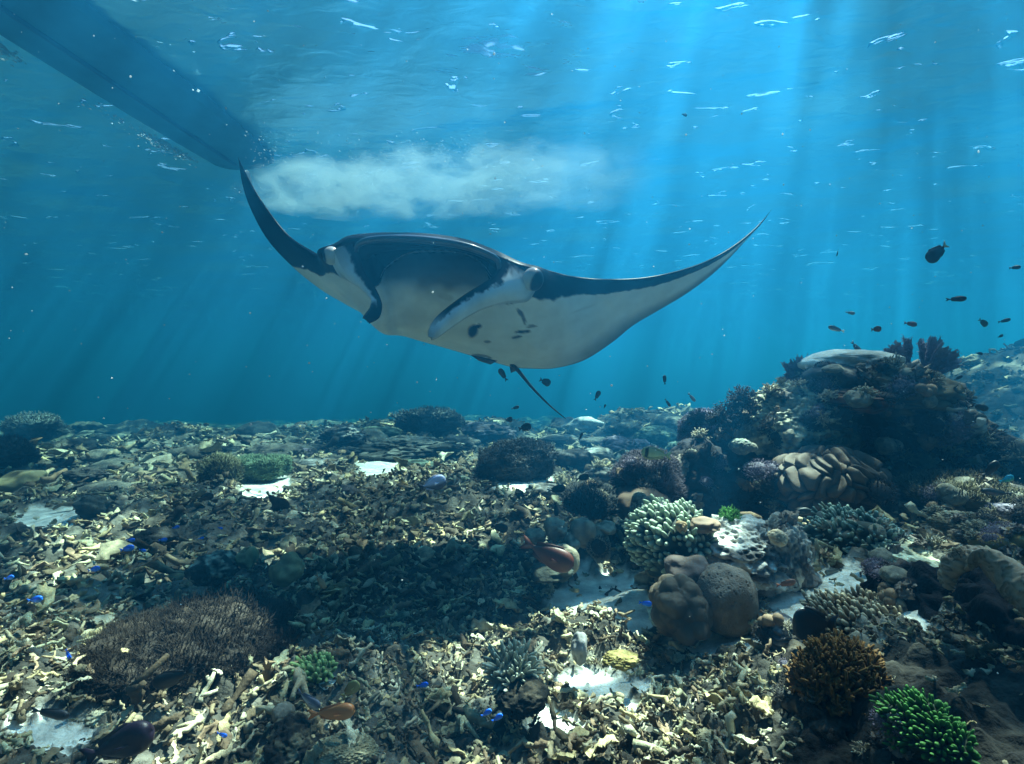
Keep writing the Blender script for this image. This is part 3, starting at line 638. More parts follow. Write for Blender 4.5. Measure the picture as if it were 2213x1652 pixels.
# gorgonian fans and soft corals on the top
def fan(name, label, cat, px, py, D, spec, c, seed):
    """spec: list of (tip px, tip py, half width at the tip) for the blades that spring from px, py"""
    rs = np.random.default_rng(seed); ctr = P(px, py, D); t = empty(name, ctr, label, cat)
    for (tx, ty, hw, dd) in spec:
        tip = P(tx, ty, D+dd)-ctr; n, m = 26, 20; s = np.linspace(0, 1, n); u = np.linspace(-1, 1, m)
        ax = tip/np.linalg.norm(tip); sd = np.cross(ax, [0, 1, 0]); sd /= np.linalg.norm(sd); k = D/F
        wdt = k*(6+(hw-6)*s**.8); A = tip[None]*s[:, None]
        G = A[:, None]+sd*(wdt[:, None]*u[None])[..., None]
        G = G+np.array([0, 1, 0])*(.35*wdt[:, None]*(1-u[None]**2)*1.2)[..., None]
        fr = (rs.uniform(-.06, .16, m))[None]*np.linalg.norm(tip)*(s[:, None]**4); G = G+ax*fr[..., None]
        nz = fbm(G*30+seed, seed, 3); G = G+np.array([0, 1, 0])*(nz*.012+.006*np.sin(u*26)[None])[..., None]
        th = .006; B = G+np.array([0, th, 0]); R = np.concatenate([G, B[:, ::-1]], 1)
        cc = np.array(c)*(.7+.6*np.abs(np.sin(u*26)))[None, :, None]*np.ones((n, 1, 1)); cc = np.concatenate([cc, cc[:, ::-1]], 1); cc = cc+.20*(s[:, None, None]**6)
        Vf = R.reshape(-1, 3); Ff = gridf(n, 2*m, wrap_m=True); mk('blade', Vf, Ff, M_soft, np.clip(cc, 0, .8).reshape(-1, 3), t)
        a, b, c3 = hairs(Vf, quad2tri(Ff), 420, .018, .0025, np.array(c)*1.4, rs, .2, None); tag(mk('polyps', a, b, M_soft, c3, t), kind='stuff')
fan('sea_fan', 'pale lilac cupped soft coral flaring left on the mound top', 'soft coral', 1962, 800, 4.4, [(1928, 752, 20, -.05), (1962, 734, 9, 0.), (1940, 770, 20, .05)], (.26, .20, .27), 3)
fan('sea_fan', 'large purple grey sea fan with ragged fingers leaning right on the mound top', 'soft coral', 2000, 815, 4.45, [(2000, 742, 14, .05), (2025, 735, 16, .0), (2055, 755, 24, -.1), (2072, 775, 18, .05), (2015, 770, 26, .1)], (.20, .16, .22), 5)
fan('sea_fan', 'dusky purple sea fan on the left slope below the white dome', 'soft coral', 1735, 842, 4.6, [(1712, 785, 20, .0), (1742, 776, 22, .05), (1762, 790, 18, -.05), (1700, 812, 16, .0)], (.13, .12, .20), 7)
fan('sea_fan', 'tiny white curled soft coral between dome coral and leathery coral', 'soft coral', 1862, 812, 4.3, [(1878, 785, 6, 0), (1855, 800, 5, 0)], (.45, .42, .45), 9)
# soft mounds left of the reef mound
lump('soft_coral', 'dark purple feathery soft coral mound left of the reef mound', 'soft coral', 1398, 1035, 4.05, 62, 52, .3, 'lobes', (.045, .035, .045), (.07, .055, .065), 43, 5, mat=M_soft,
     hair=[('polyps', 9000, .035, .0028, (.055, .045, .06), .1, None)])
lump('soft_coral', 'brown rounded foot of soft coral beneath the purple mound', 'soft coral', 1390, 1098, 3.75, 58, 40, .28, 'smooth', (.09, .06, .04), (.11, .075, .05), 45, 5, mat=M_soft)
lump('soft_coral', 'dusky lilac soft coral cushion left of the black feather stars', 'soft coral', 1520, 935, 5.1, 42, 38, .3, 'lobes', (.09, .075, .12), (.14, .12, .18), 47, 5, mat=M_soft, hair=[('polyps', 5000, .03, .0028, (.12, .10, .16), .1, None)])
lump('reef_rock', 'dark rock with shaggy top left of the purple soft coral', 'rock', 1280, 1082, 3.9, 56, 30, .3, 'craggy', DK, (.04, .04, .04), 49, 5, hair=[('algae', 3000, .05, .004, (.02, .025, .025), .4, topf)])
lump('reef_rock', 'black rock filling the gap between purple soft coral and reef mound', 'rock', 1515, 1050, 4.5, 95, 75, .4, 'craggy', DK, (.03, .03, .035), 50, 5)
# corals in the middle
g = lambda px, py: ground(px, py)[1]
lump('finger_coral', 'pale green finger coral in a rounded clump, left of two', 'coral', 1448, 1168, 2.9, 74, 62, .24, 'lobes', (.03, .045, .03), (.05, .06, .045), 51, 5, mat=M_coral,
     fingers=(290, .050, .0125, (.05, .08, .06), (.46, .56, .40), front, (-.5, -.1, .35)))
lump('finger_coral', 'blue-green bushy finger coral under the ridged brown coral, right of two', 'coral', 1838, 1168, 3.05, 82, 52, .26, 'lobes', (.02, .04, .035), (.04, .06, .055), 53, 5, mat=M_coral,
     fingers=(295, .056, .0082, (.03, .06, .055), (.34, .46, .38), front, (-.5, -.1, .15)))
lump('reef_rock', 'craggy pale limestone block riddled with holes between the two finger corals', 'rock', 1610, 1195, 2.85, 108, 62, .3, 'craggy', (.14, .13, .12), (.56, .55, .50), 55, 7, mix=(-.5, .2), patch=5)
lump('reef_rock', 'upright craggy stump with hollow at the right end of the holed limestone', 'rock', 1692, 1190, 2.75, 44, 66, .16, 'craggy', (.10, .09, .085), (.40, .38, .33), 57, 6, mix=(-.2, .4))
lump('boulder_coral', 'tan boulder coral with dimpled brainlike surface beside the sand patch', 'coral', 1562, 1298, 2.42, 66, 74, .16, 'porites', (.20, .155, .115), (.25, .20, .15), 59, 7, mat=M_coral)
lump('leather_coral', 'smooth grey-brown leather coral with two rounded lobes at the sand patch', 'coral', 1470, 1318, 2.36, 56, 62, .14, 'lobes', (.10, .075, .05), (.125, .095, .065), 61, 6, mat=M_soft)
lump('leather_coral', 'small dusky brown leather coral perched behind the dimpled boulder', 'coral', 1488, 1232, 2.55, 42, 33, .11, 'smooth', (.10, .075, .065), (.12, .09, .075), 63, 6, mat=M_soft)
lump('leather_coral', 'flat tan leather coral patch draped on the left finger coral', 'coral', 1520, 1135, 2.72, 34, 14, .08, 'smooth', (.30, .20, .13), (.32, .22, .15), 64, 5, mat=M_soft)
lump('tube_sponge', 'little orange-tan sponge stuck on the left finger coral', 'sponge', 1473, 1138, 2.66, 11, 13, .03, 'smooth', (.36, .24, .12), None, 65, 5, mat=M_soft)
lump('algae_tuft', 'bright green algae tuft behind the holed limestone', 'algae', 1580, 1132, 2.95, 22, 24, .06, 'craggy', (.04, .16, .02), (.06, .24, .03), 66, 5, mat=M_soft, hair=[('fronds', 900, .03, .003, (.06, .22, .03), .5, None)])
lump('tube_sponge', 'cream sponge snout poking from the craggy stump', 'sponge', 1682, 1162, 2.62, 15, 14, .05, 'folds', (.55, .42, .26), (.62, .5, .34), 67, 5, mat=M_soft)
for i, (a, b, r, r2, l) in enumerate([(1200, 1145, 24, 22, 'grey-blue bubble coral lobe, leftmost in the pale cluster'), (1232, 1172, 20, 18, 'small grey bubble coral lobe low in the pale cluster'), (1262, 1150, 30, 34, 'tallest cream bubble coral lobe of the pale cluster'),
                                      (1296, 1175, 26, 34, 'cream drooping coral lobe at the right of the pale cluster'), (1312, 1140, 20, 14, 'flat curled coral lip topping the pale cluster'), (1160, 1160, 22, 18, 'dim grey coral lobe behind the red fish')]):
    lump('bubble_coral', l, 'coral', a, b, 3.15+.03*i, r, r2, .09, 'smooth', (.22, .20, .15), (.30, .28, .20), 70+i, 5, mat=M_soft)
lump('plate_coral', 'thin tan disc coral standing behind the red-brown fish', 'coral', 1218, 1212, 2.98, 34, 34, .05, 'porites', (.34, .30, .20), (.4, .36, .25), 78, 5, mat=M_coral)
lump('dark_sponge', 'black-green shaded lump at the edge of the central sand patch', 'sponge', 1188, 1238, 2.92, 44, 18, .12, 'smooth', (.05, .06, .05), (.08, .09, .07), 79, 5)
# ledge and foreground on the right
lump('ledge_rock', 'pale yellow rock ledge sweeping right of the finger corals', 'rock', 1960, 1222, 2.75, 92, 44, .34, 'craggy', (.34, .33, .20), (.62, .60, .42), 81, 7, mix=(-.6, .1))
lump('ledge_rock', 'low flat yellowish rock shelf between the blue-green coral and the brown stubby coral', 'rock', 1800, 1292, 2.7, 120, 20, .3, 'rough', (.36, .34, .20), (.60, .58, .40), 82, 7, mix=(-.6, .1))
lump('ledge_rock', 'ribbed grey rock end of the ledge beside the blackened boulder', 'rock', 2010, 1300, 2.3, 40, 62, .2, 'folds', (.10, .09, .09), (.32, .30, .27), 83, 6)
lump('finger_coral', 'brown stubby finger coral with pale tips behind the black disc fish', 'coral', 1872, 1352, 2.12, 96, 42, .18, 'lobes', (.03, .025, .02), (.05, .04, .03), 85, 5, mat=M_coral,
     fingers=(260, .045, .0095, (.05, .035, .025), (.46, .40, .27), front, (-.5, -.1, .4)))
lump('ridged_coral', 'grey fluted coral plate left of the black disc fish', 'coral', 1692, 1372, 2.12, 40, 34, .09, 'folds', (.06, .055, .06), (.22, .20, .18), 87, 6, mat=M_coral)
lump('crust_coral', 'dusty pinkish crust coral on the slope below the ledge', 'coral', 1905, 1440, 1.95, 50, 42, .12, 'rough', (.10, .07, .06), (.24, .17, .14), 89, 6)
lump('crust_coral', 'dull grey-pink crust coral low beside the blackened boulder', 'coral', 1995, 1395, 2.0, 44, 34, .12, 'rough', (.07, .06, .06), (.2, .17, .16), 90, 6)
lump('reef_boulder', 'massive dark boulder, blackened for shade, filling the lower right corner', 'rock', 2165, 1440, 1.85, 150, 215, .45, 'craggy', (.006, .006, .008), (.014, .013, .014), 91, 6)  # dark rock, with the shade of the corner put into its colour
lump('reef_boulder', 'rock slope, blackened for shade, under the green finger coral at the bottom edge', 'rock', 2000, 1690, 1.5, 200, 120, .30, 'craggy', (.010, .009, .009), (.03, .025, .02), 92, 6)  # near-black colour paints the shade along the bottom
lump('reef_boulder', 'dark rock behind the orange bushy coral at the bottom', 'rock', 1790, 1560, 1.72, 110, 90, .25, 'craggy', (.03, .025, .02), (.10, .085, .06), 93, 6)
def arc_plate():
    pts = np.array([P(2046, 1262, 1.78), P(2062, 1222, 1.74), P(2110, 1207, 1.68), P(2165, 1236, 1.60), P(2220, 1290, 1.52), P(2290, 1370, 1.45)])
    c = cr(pts, np.linspace(0, 5, 260)); n, m = 260, 48; s = np.linspace(0, 1, n); a = np.linspace(0, 2*np.pi, m, endpoint=False)
    t = np.gradient(c, axis=0); t /= np.linalg.norm(t, axis=1)[:, None]; u = np.cross(t, [0, 1, 0]); u /= np.linalg.norm(u, axis=1)[:, None]; v = np.cross(t, u)
    R = c[:, None]+(.038*(.5+.8*s)*(1+.0*s))[:, None, None]*(np.cos(a)[None, :, None]*u[:, None]*.8+np.sin(a)[None, :, None]*v[:, None]*1.5)
    g_ = fbm(R*np.array([34, 20, 34]), 5, 2); rd = np.abs(np.sin(g_*4.5)); R = R+u[:, None]*(rd*.008)[..., None]
    C = np.array([.16, .12, .08])*(1-rd[..., None])+np.array([.36, .28, .19])*rd[..., None]
    o = mk('plate_coral', R.reshape(-1, 3), gridf(n, m, wrap_m=True), M_coral, C.reshape(-1, 3)); tag(o, 'curved brown plate coral with netted top arching over the blackened boulder', 'coral')
arc_plate()
for i, (a, b, r, r2, l) in enumerate([(2150, 1175, 30, 24, 'ochre lumpy coral knob, highest of three at the right edge'), (2178, 1212, 44, 28, 'widest ochre coral knob above the curved plate coral'), (2210, 1180, 26, 30, 'ochre coral knob cut by the right edge of the photo')]):
    lump('knob_coral', l, 'coral', a, b, 2.15-.03*i, r, r2, .1, 'smooth', (.22, .15, .05), (.27, .19, .07), 96+i, 5, mat=M_soft)
lump('crust_coral', 'flaky brown coral shelf above the ochre knobs', 'coral', 2100, 1140, 2.75, 66, 32, .2, 'rough', (.12, .10, .06), (.36, .32, .22), 101, 6)
lump('crust_coral', 'lilac grey flaky coral in the right edge corner above the ochre knobs', 'coral', 2195, 1118, 2.7, 38, 24, .14, 'rough', (.14, .13, .16), (.34, .32, .38), 102, 6)
lump('soft_coral', 'blurry olive brown algae bank right of the mound foot', 'soft coral', 2090, 1072, 3.6, 96, 34, .35, 'lobes', (.07, .065, .03), (.11, .10, .05), 103, 5, mat=M_soft, hair=[('fronds', 6000, .05, .004, (.09, .08, .04), .3, topf)])
lump('reef_rock', 'dark rock at the right edge above the algae bank', 'rock', 2205, 1010, 3.9, 40, 60, .3, 'craggy', DK, (.12, .12, .11), 104, 5)
# bushy orange coral and bright green finger coral
def bushy(label, px, py, D, rx, rz, n, c0, c1, seed):
    rs = np.random.default_rng(seed); ctr = P(px, py, D); t = empty('bushy_coral', ctr, label, 'soft coral'); k = D/F
    G = []
    v, f = ico(4); v = v*(1+.2*noise(v*3, seed))[:, None]*np.array([rx*k*.72, .10, rz*k*.72]); mk('base', v, f, M_soft, np.array(c0)*.6, t)
    for q in range(n):
        d = rs.normal(0, 1, 3); d[1] = -abs(d[1])*.6; d[2] = d[2]*.8+.35; d /= np.linalg.norm(d); b = d*np.array([rx*k, .14, rz*k])*.6; e = d*np.array([rx*k, .16, rz*k])*rs.uniform(.85, 1.12)+np.array([0, 0, .02])
        m_ = (b+e)/2+rs.normal(0, .008, 3); a, ff = tubet(np.array([b, m_, e]), [.009, .008, .006], 5)
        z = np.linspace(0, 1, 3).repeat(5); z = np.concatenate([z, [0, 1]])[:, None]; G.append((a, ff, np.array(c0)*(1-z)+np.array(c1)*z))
        for _ in range(4):
            h = e+rs.normal(0, .011, 3)+np.array([0, 0, .012]); a, ff = tubet(np.array([m_*.3+e*.7, h]), [.006, .0035], 4); G.append((a, ff, np.array(c1)*rs.uniform(.6, 1.3)))
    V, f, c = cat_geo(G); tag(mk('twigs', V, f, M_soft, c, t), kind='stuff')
bushy('orange-brown bushy soft coral with twiggy tips in the lower right', 1800, 1480, 1.72, 92, 82, 420, (.05, .03, .008), (.16, .08, .018), 4)
lump('finger_coral', 'vivid green finger coral with brighter tips at the bottom right', 'coral', 1990, 1578, 1.36, 54, 54, .10, 'lobes', (.010, .02, .010), (.02, .03, .02), 106, 5, mat=M_coral,
     fingers=(295, .032, .0046, (.015, .03, .015), (.055, .20, .035), lambda V, N_: (N_[:, 1] < .3) & (N_[:, 2] > -.1), (-.5, -.1, .3)))
# left and centre foreground
lump('algae_mound', 'wide dark brown hairy algae mound in the left foreground', 'algae', 445, 1412, 2.12, 185, 76, .34, 'craggy', (.025, .019, .013), (.04, .030, .020), 107, 6, mat=M_soft,
     hair=[('fronds', 30000, .026, .0014, (.014, .010, .007), .2, None), ('fronds', 7000, .05, .0012, (.022, .015, .009), .7, None)])
lump('yellow_sponge', 'round olive-yellow sponge knob left of the taller one', 'sponge', 533, 1206, 2.9, 20, 24, .06, 'smooth', (.28, .25, .12), (.34, .30, .15), 109, 5, mat=M_soft)
lump('yellow_sponge', 'taller ochre sponge with flared lip behind the hairy mound', 'sponge', 622, 1232, 2.8, 32, 32, .08, 'smooth', (.26, .21, .10), (.32, .27, .13), 110, 5, mat=M_soft)
lump('reef_rock', 'small dark rock with pale cap left of the yellow sponges', 'rock', 470, 1230, 2.85, 42, 32, .12, 'craggy', (.03, .035, .03), (.30, .32, .25), 111, 5)
lump('boulder_coral', 'small round grey brain coral near the bottom left fishes', 'coral', 612, 1542, 1.72, 24, 22, .035, 'porites', (.14, .13, .10), (.2, .18, .14), 112, 5, mat=M_coral)
lump('reef_rock', 'dark hollow rock below the orange fish', 'rock', 640, 1610, 1.66, 60, 45, .1, 'craggy', (.015, .014, .012), (.10, .09, .06), 113, 6)
lump('boulder_coral', 'greenish brown dead coral log at the bottom edge', 'coral', 745, 1625, 1.62, 70, 30, .07, 'rough', (.20, .18, .11), (.34, .31, .2), 114, 6)
lump('boulder_coral', 'greenish knobbly lump low in the foreground centre right', 'coral', 1545, 1605, 1.7, 45, 26, .06, 'rough', (.16, .15, .10), (.3, .27, .18), 115, 6)
lump('reef_rock', 'grey lump crusted with pale coral left of the purple fish', 'rock', 245, 1530, 1.85, 120, 40, .14, 'rough', (.08, .075, .05), (.40, .38, .27), 116, 6, mix=(-.3, .4))
lump('crust_coral', 'bright green tipped coral rubble patch left of centre foreground', 'coral', 678, 1450, 1.98, 34, 16, .07, 'lobes', (.05, .08, .03), (.1, .14, .06), 117, 5, mat=M_coral,
     fingers=(60, .03, .008, (.08, .14, .05), (.25, .40, .15), front, (-.3, -.1, .3)))
lump('finger_coral', 'pale twiggy coral bush standing in the central foreground rubble', 'coral', 1108, 1455, 1.95, 40, 38, .07, 'lobes', (.12, .14, .10), (.2, .2, .15), 118, 5, mat=M_coral,
     fingers=(120, .05, .006, (.14, .15, .11), (.52, .55, .42), front, (0, -.1, .4)))
lump('reef_rock', 'dark cave-like rock under the pale twiggy coral bush', 'rock', 1125, 1510, 1.85, 50, 30, .08, 'craggy', (.012, .012, .010), (.06, .05, .035), 119, 5)
lump('glass_sponge', 'small translucent grey tube sponge in the foreground rubble', 'sponge', 1252, 1400, 2.12, 16, 32, .04, 'smooth', (.26, .26, .25), (.3, .3, .29), 120, 5, mat=M_soft)
lump('yellow_sponge', 'pale yellow encrusting sponge strip in the foreground right of centre', 'sponge', 1335, 1425, 2.05, 36, 12, .05, 'craggy', (.25, .20, .07), (.36, .30, .12), 121, 5)
# ---- middle distance
def on_bed(name, label, cat, px, base, rx, rz, mode, c, c2, seed, sub=5, hair=None, group=None, ry=None, mat=None, sink=.45):
    p = ground(px, base); D = p[1]; cyy = base-rz*(1-sink)
    return lump(name, label, cat, px, cyy, D, rx, rz, ry or rx*D/F*.8, mode, c, c2, seed, sub, hair=hair, group=group, mat=mat)
on_bed('soft_coral', 'dark bushy soft coral bank in the middle distance under the tail', 'soft coral', 1115, 1030, 88, 46, 'craggy', (.03, .035, .035), (.05, .055, .055), 130, 6, hair=[('polyps', 9000, .035, .004, (.04, .045, .045), .3, None)], mat=M_soft)
on_bed('reef_rock', 'hazy dark rock with shaggy crest below the open mouth', 'rock', 742, 966, 58, 26, 'craggy', (.05, .05, .05), (.30, .30, .28), 131, 6)
on_bed('reef_rock', 'long low dark rock bank behind the upper sand patch', 'rock', 900, 985, 110, 24, 'craggy', (.04, .045, .04), (.16, .17, .15), 132, 6)
on_bed('reef_rock', 'faint bushy outcrop on the horizon below the belly', 'rock', 930, 925, 60, 24, 'craggy', (.05, .06, .06), (.10, .11, .11), 133, 6, hair=[('algae', 1500, .08, .010, (.05, .06, .06), .4, topf)])
on_bed('coral_dome', 'far pale rounded coral dome right of the tail tip', 'coral', 1262, 935, 44, 22, 'smooth', (.4, .42, .4), (.5, .52, .48), 134)
on_bed('reef_rock', 'faint dark outcrop on the horizon at the far left', 'rock', 78, 940, 52, 26, 'craggy', (.09, .10, .10), (.14, .15, .15), 135, 5, hair=[('algae', 900, .10, .010, (.09, .10, .10), .4, topf)])
on_bed('reef_rock', 'dark shaggy rock cut by the left edge, upper', 'rock', 22, 1005, 48, 34, 'craggy', (.07, .07, .06), (.12, .12, .10), 136, 5, hair=[('algae', 1200, .05, .005, (.07, .07, .06), .4, topf)])
on_bed('soft_coral', 'olive lobed coral with brown flank near the left edge', 'soft coral', 48, 1062, 46, 30, 'smooth', (.16, .15, .08), (.2, .18, .1), 137, 5, mat=M_soft)
on_bed('reef_rock', 'dark low rock right of the olive lobed coral', 'rock', 190, 1040, 40, 18, 'craggy', (.04, .04, .04), (.08, .08, .07), 138)
on_bed('algae_mound', 'fluffy olive algae bush left of the green slab', 'algae', 480, 1042, 34, 30, 'lobes', (.10, .11, .06), (.15, .16, .09), 139, 5, hair=[('fronds', 5000, .07, .006, (.13, .14, .08), .3, None)], mat=M_soft)
def slab():
    p = ground(560, 1036); D = p[1]; ctr = P(560, 1010, D); t = empty('green_slab', ctr, 'flat-topped green coral slab with shadowed underside behind the left sand patch', 'coral')
    v, f = ico(6); k = D/F; w_ = np.sign(v)*np.abs(v)**.45; V = w_*np.array([52*k, .26, 17*k])*(1+.06*fbm(v*5, 4, 3))[:, None]
    mk('body', V, f, M_soft, np.array([.10, .17, .10])*(1+.3*fbm(v*4, 6, 2)[:, None]), t)
    rs = np.random.default_rng(3); a, b, c = hairs(V, f, 5000, .05, .006, (.10, .17, .10), rs, .2, None); tag(mk('polyps', a, b, M_soft, c, t), kind='stuff')
slab()
on_bed('dark_sponge', 'squat dark sponge pair in the left middle rubble', 'sponge', 200, 1108, 30, 22, 'lobes', (.05, .055, .045), (.07, .075, .06), 141)
on_bed('dark_sponge', 'low dark sponge hump beside the blue damselfish', 'sponge', 325, 1190, 48, 26, 'craggy', (.02, .022, .022), (.05, .05, .045), 142)
for i, (a, b, r, r2, cc) in enumerate([(1290, 1000, 40, 20, .2), (1350, 985, 46, 26, .16), (1240, 1010, 38, 24, .14), (1420, 960, 44, 26, .2), (1165, 985, 30, 18, .1), (1390, 1020, 36, 18, .18), (1300, 1040, 34, 18, .22), (1475, 985, 36, 20, .2),
        (1210, 965, 44, 16, .12), (1050, 950, 60, 22, .1), (990, 975, 44, 20, .14), (820, 950, 50, 18, .12), (700, 1010, 60, 12, .2), (640, 985, 30, 10, .12), (1180, 1075, 40, 18, .2), (900, 1020, 44, 16, .14)]):
    lab = ['pale cauliflower coral mound', 'lilac grey coral mound', 'dusky crusted coral mound', 'greenish coral mound'][i % 4]
    where = ['below the tail tip', 'left of the dark purple soft coral', 'behind the bushy bank under the tail', 'near the striped fish', 'in the haze right of the bushy bank', 'in front of the striped fish', 'beside two dark fish', 'behind the striped fish',
             'in the haze under the tail tip', 'in the haze left of the tail', 'left of the bushy bank', 'behind the upper sand patch', 'left of the upper sand patch', 'small, above the left sand patch', 'left of the shaggy dark rock', 'right of the upper sand patch'][i]
    cols = [(cc, cc, cc*.9), (cc*.9, cc*.8, cc), (cc*.6, cc*.6, cc*.55), (cc*.7, cc, cc*.75)][i % 4]
    on_bed('coral_mound', lab+' '+where, 'coral', a, b, r, r2, ['knobby', 'craggy', 'lobes', 'rough'][i % 4], np.array(cols)*.5, np.array(cols)*1.5, 150+i)
# far scattered heads
def heads():
    rs = np.random.default_rng(23); n = 0
    kinds = [('knobby', (.08, .08, .07), (.22, .22, .18)), ('craggy', (.04, .04, .04), (.12, .12, .10)), ('lobes', (.05, .05, .05), (.14, .13, .13))]
    protos = []
    for q in range(9):
        md, c, c2 = kinds[q % 3]; v, f = ico(4); r = shape(v, md, 300+q); t = sstep(-.2, .7, fbm(v*3, 300+q, 3)+.5*v[:, 2])[:, None]
        protos.append((v*r[:, None]*np.array([1, 1, .6]), f, np.array(c)*(1-t)+np.array(c2)*t))
    objs = {}
    for _ in range(400):
        r = 5.5+(rs.uniform(0, 1)**.8)*15; a = math.radians(rs.uniform(-47, 50)); x, y = r*math.sin(a), r*math.cos(a); z = float(hbase(np.array([x]), np.array([y]))[0]); px, py = proj(np.array([x, y, z]))
        if py < 880 or sandmask(np.array([x]), np.array([y]), np.array([z]))[0] > .1: continue
        if abs(px-1850) < 350 and r < 7: continue
        s = rs.lognormal(math.log(.20), .4)
        if r < 8: s *= .7
        q = rs.integers(0, 9)
        if q not in objs: o = objs[q] = mk('reef_coral', protos[q][0], protos[q][1], M_rock, protos[q][2])
        else: o = objs[q].copy(); COL.objects.link(o)
        tag(o, ['knobbly grey coral head far out in the haze', 'dark craggy rock head far out in the haze', 'rounded dusky coral head far out in the haze'][q % 3], 'coral', 'far coral heads across the seabed')
        o.location = (x, y, z); o.scale = (s, s, s*rs.uniform(.6, 1.2)); o.rotation_euler[2] = rs.uniform(0, 6.28); n += 1
        if n >= 150: break
heads()
# ------------------------------------------------------------------ small growth all over the reef mound
def growth():
    from mathutils.bvhtree import BVHTree
    bpy.context.view_layer.update(); dg = bpy.context.evaluated_depsgraph_get()
    Vs, Fs, n = [], [], 0
    for o in list(S.objects):
        root = o.parent or o
        if o.type != 'MESH' or root.get('category') not in ('rock', 'coral', 'soft coral') or o.name.startswith(('branch', 'polyps', 'fronds', 'algae', 'spiny', 'twigs', 'coral_fragment', 'coral_branch')): continue
        if len(o.data.vertices) < 500 or 'far' in str(root.get('label')): continue
        v = np.empty(len(o.data.vertices)*3, np.float32); o.data.vertices.foreach_get('co', v); v = v.reshape(-1, 3); M = np.array(o.matrix_world); v = v@M[:3, :3].T+M[:3, 3]
        f = [tuple(int(q)+n for q in p.vertices) for p in o.data.polygons]; Vs.append(v); Fs += f; n += len(v)
    bvh = BVHTree.FromPolygons(np.concatenate(Vs).tolist(), Fs)
    rs = np.random.default_rng(31); cam_p = Vector((0, 0, CAMZ))
    def clump(kind, q):
        r = np.random.default_rng(500+q*7+kind); G = []
        if kind == 0:      # knobbly nub
            v, f = ico(4); return v*shape(v, 'knobby', 600+q)[:, None]*np.array([1, 1, .7]), f, np.array((.20, .19, .14))*(1+.5*fbm(v*4, q, 3)[:, None])
        if kind == 1:      # twiggy tuft
            for _ in range(34):
                d = r.normal(0, 1, 3); d[2] = abs(d[2])+.5; d /= np.linalg.norm(d); m_ = d*.5+r.normal(0, .08, 3); e = d*r.uniform(.8, 1.15)
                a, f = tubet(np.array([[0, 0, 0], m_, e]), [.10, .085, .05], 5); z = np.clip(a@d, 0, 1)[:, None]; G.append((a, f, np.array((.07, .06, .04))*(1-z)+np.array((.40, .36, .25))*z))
                for _ in range(2):
                    h = e+r.normal(0, .16, 3); a, f = tubet(np.array([m_*.4+e*.6, h]), [.07, .035], 4); G.append((a, f, np.array((.42, .38, .27))))
        if kind == 2:      # leafy plates
            for _ in range(9):
                v, f = flake(r, 9, 5, 1.3, .75, .03, r.uniform(.4, 1.6), .5); a = r.uniform(0, 6.28); R = np.array([[math.cos(a), -math.sin(a), 0], [math.sin(a), math.cos(a), 0], [0, 0, 1]]); v = v@R.T+np.append(r.normal(0, .35, 2), r.uniform(.0, .5))
                G.append((v, f, np.array((.24, .20, .16))*r.uniform(.6, 1.6)))
        if kind == 3:      # dark bushy turf
            v, f = ico(3); v = v*np.array([1, 1, .6]); a, b, c = hairs(v, f, 500, .35, .03, (.035, .032, .028), r, .6, None); G = [(v*.8, f, np.array((.02, .02, .018))), (a, b, c)]
        if kind == 4:      # lilac soft polyps
            v, f = ico(3); v = v*(1+.3*noise(v*2, q))[:, None]*np.array([1, 1, .7]); a, b, c = hairs(v, f, 600, .22, .03, (.20, .17, .24), r, .3, None); G = [(v*.8, f, np.array((.10, .09, .12))), (a, b, c)]
        if kind == 5:      # rounded sponge lobes
            for _ in range(6):
                v, f = ico(2); G.append((v*r.uniform(.3, .55)+np.append(r.normal(0, .4, 2), r.uniform(.1, .5)), f, np.array((.22, .15, .09))*r.uniform(.6, 1.4)))
        V, f, c = cat_geo(G); return V, f, c
    names = [('nub_coral', 'small knobbly coral nub', 'coral', M_coral), ('twig_coral', 'small pale-tipped twiggy coral tuft', 'coral', M_coral), ('leaf_coral', 'little overlapping leafy coral plates', 'coral', M_coral),
             ('turf_tuft', 'dark bushy turf tuft', 'algae', M_soft), ('polyp_cushion', 'small dusky lilac polyp cushion', 'soft coral', M_soft), ('lobed_sponge', 'small brown lobed sponge cluster', 'sponge', M_soft)]
    protos = {}; cnt = 0; tries = 0
    while cnt < 290 and tries < 4000:
        tries += 1
        px = rs.uniform(1240, 2213); py = rs.uniform(790, 1650)
        d = Vector(P(px, py, 1)-np.array([0, 0, CAMZ])).normalized(); loc, nor, idx, dist = bvh.ray_cast(cam_p, d)
        if loc is None or dist > 8: continue
        if px > 1960 and py > 1200: continue
        if py > 1130 and px < 1900 and rs.uniform() < .8: continue
        if 1675 < px < 1900 and 970 < py < 1120: continue                    # leave the ridged coral bare
        if 1400 < px < 1640 and 1100 < py < 1390: continue
        if nor.dot(d) > 0: nor = -nor
        up = nor.z; k = int(rs.choice(6, p=[.14, .22, .24, .18, .12, .10] if up > .2 else [.14, .08, .20, .36, .14, .08])); q = int(rs.integers(0, 3))
        if (k, q) not in protos:
            v, f, c = clump(k, q); o = mk(names[k][0], v, f, names[k][3], np.clip(c, .003, .8)); protos[(k, q)] = o
        else: o = protos[(k, q)].copy(); COL.objects.link(o)
        s = dist*rs.uniform(8, 22)/F; where = ('on the crest of the mound' if py < 870 else 'on the upper mound') if py < 960 and px > 1560 else 'left of the reef mound' if px < 1560 else ('on the right flank' if px > 1950 else 'in the dark face') if py < 1130 else 'on the rocks right of the ledge' if px > 1900 else 'on the lower rocks below the mound'
        tag(o, names[k][1]+', '+where, names[k][2], 'small growth covering the reef mound')
        o.scale = (s, s, s*rs.uniform(.7, 1.2)); dn = (nor+Vector((0, 0, .6))).normalized(); o.rotation_mode = 'QUATERNION'
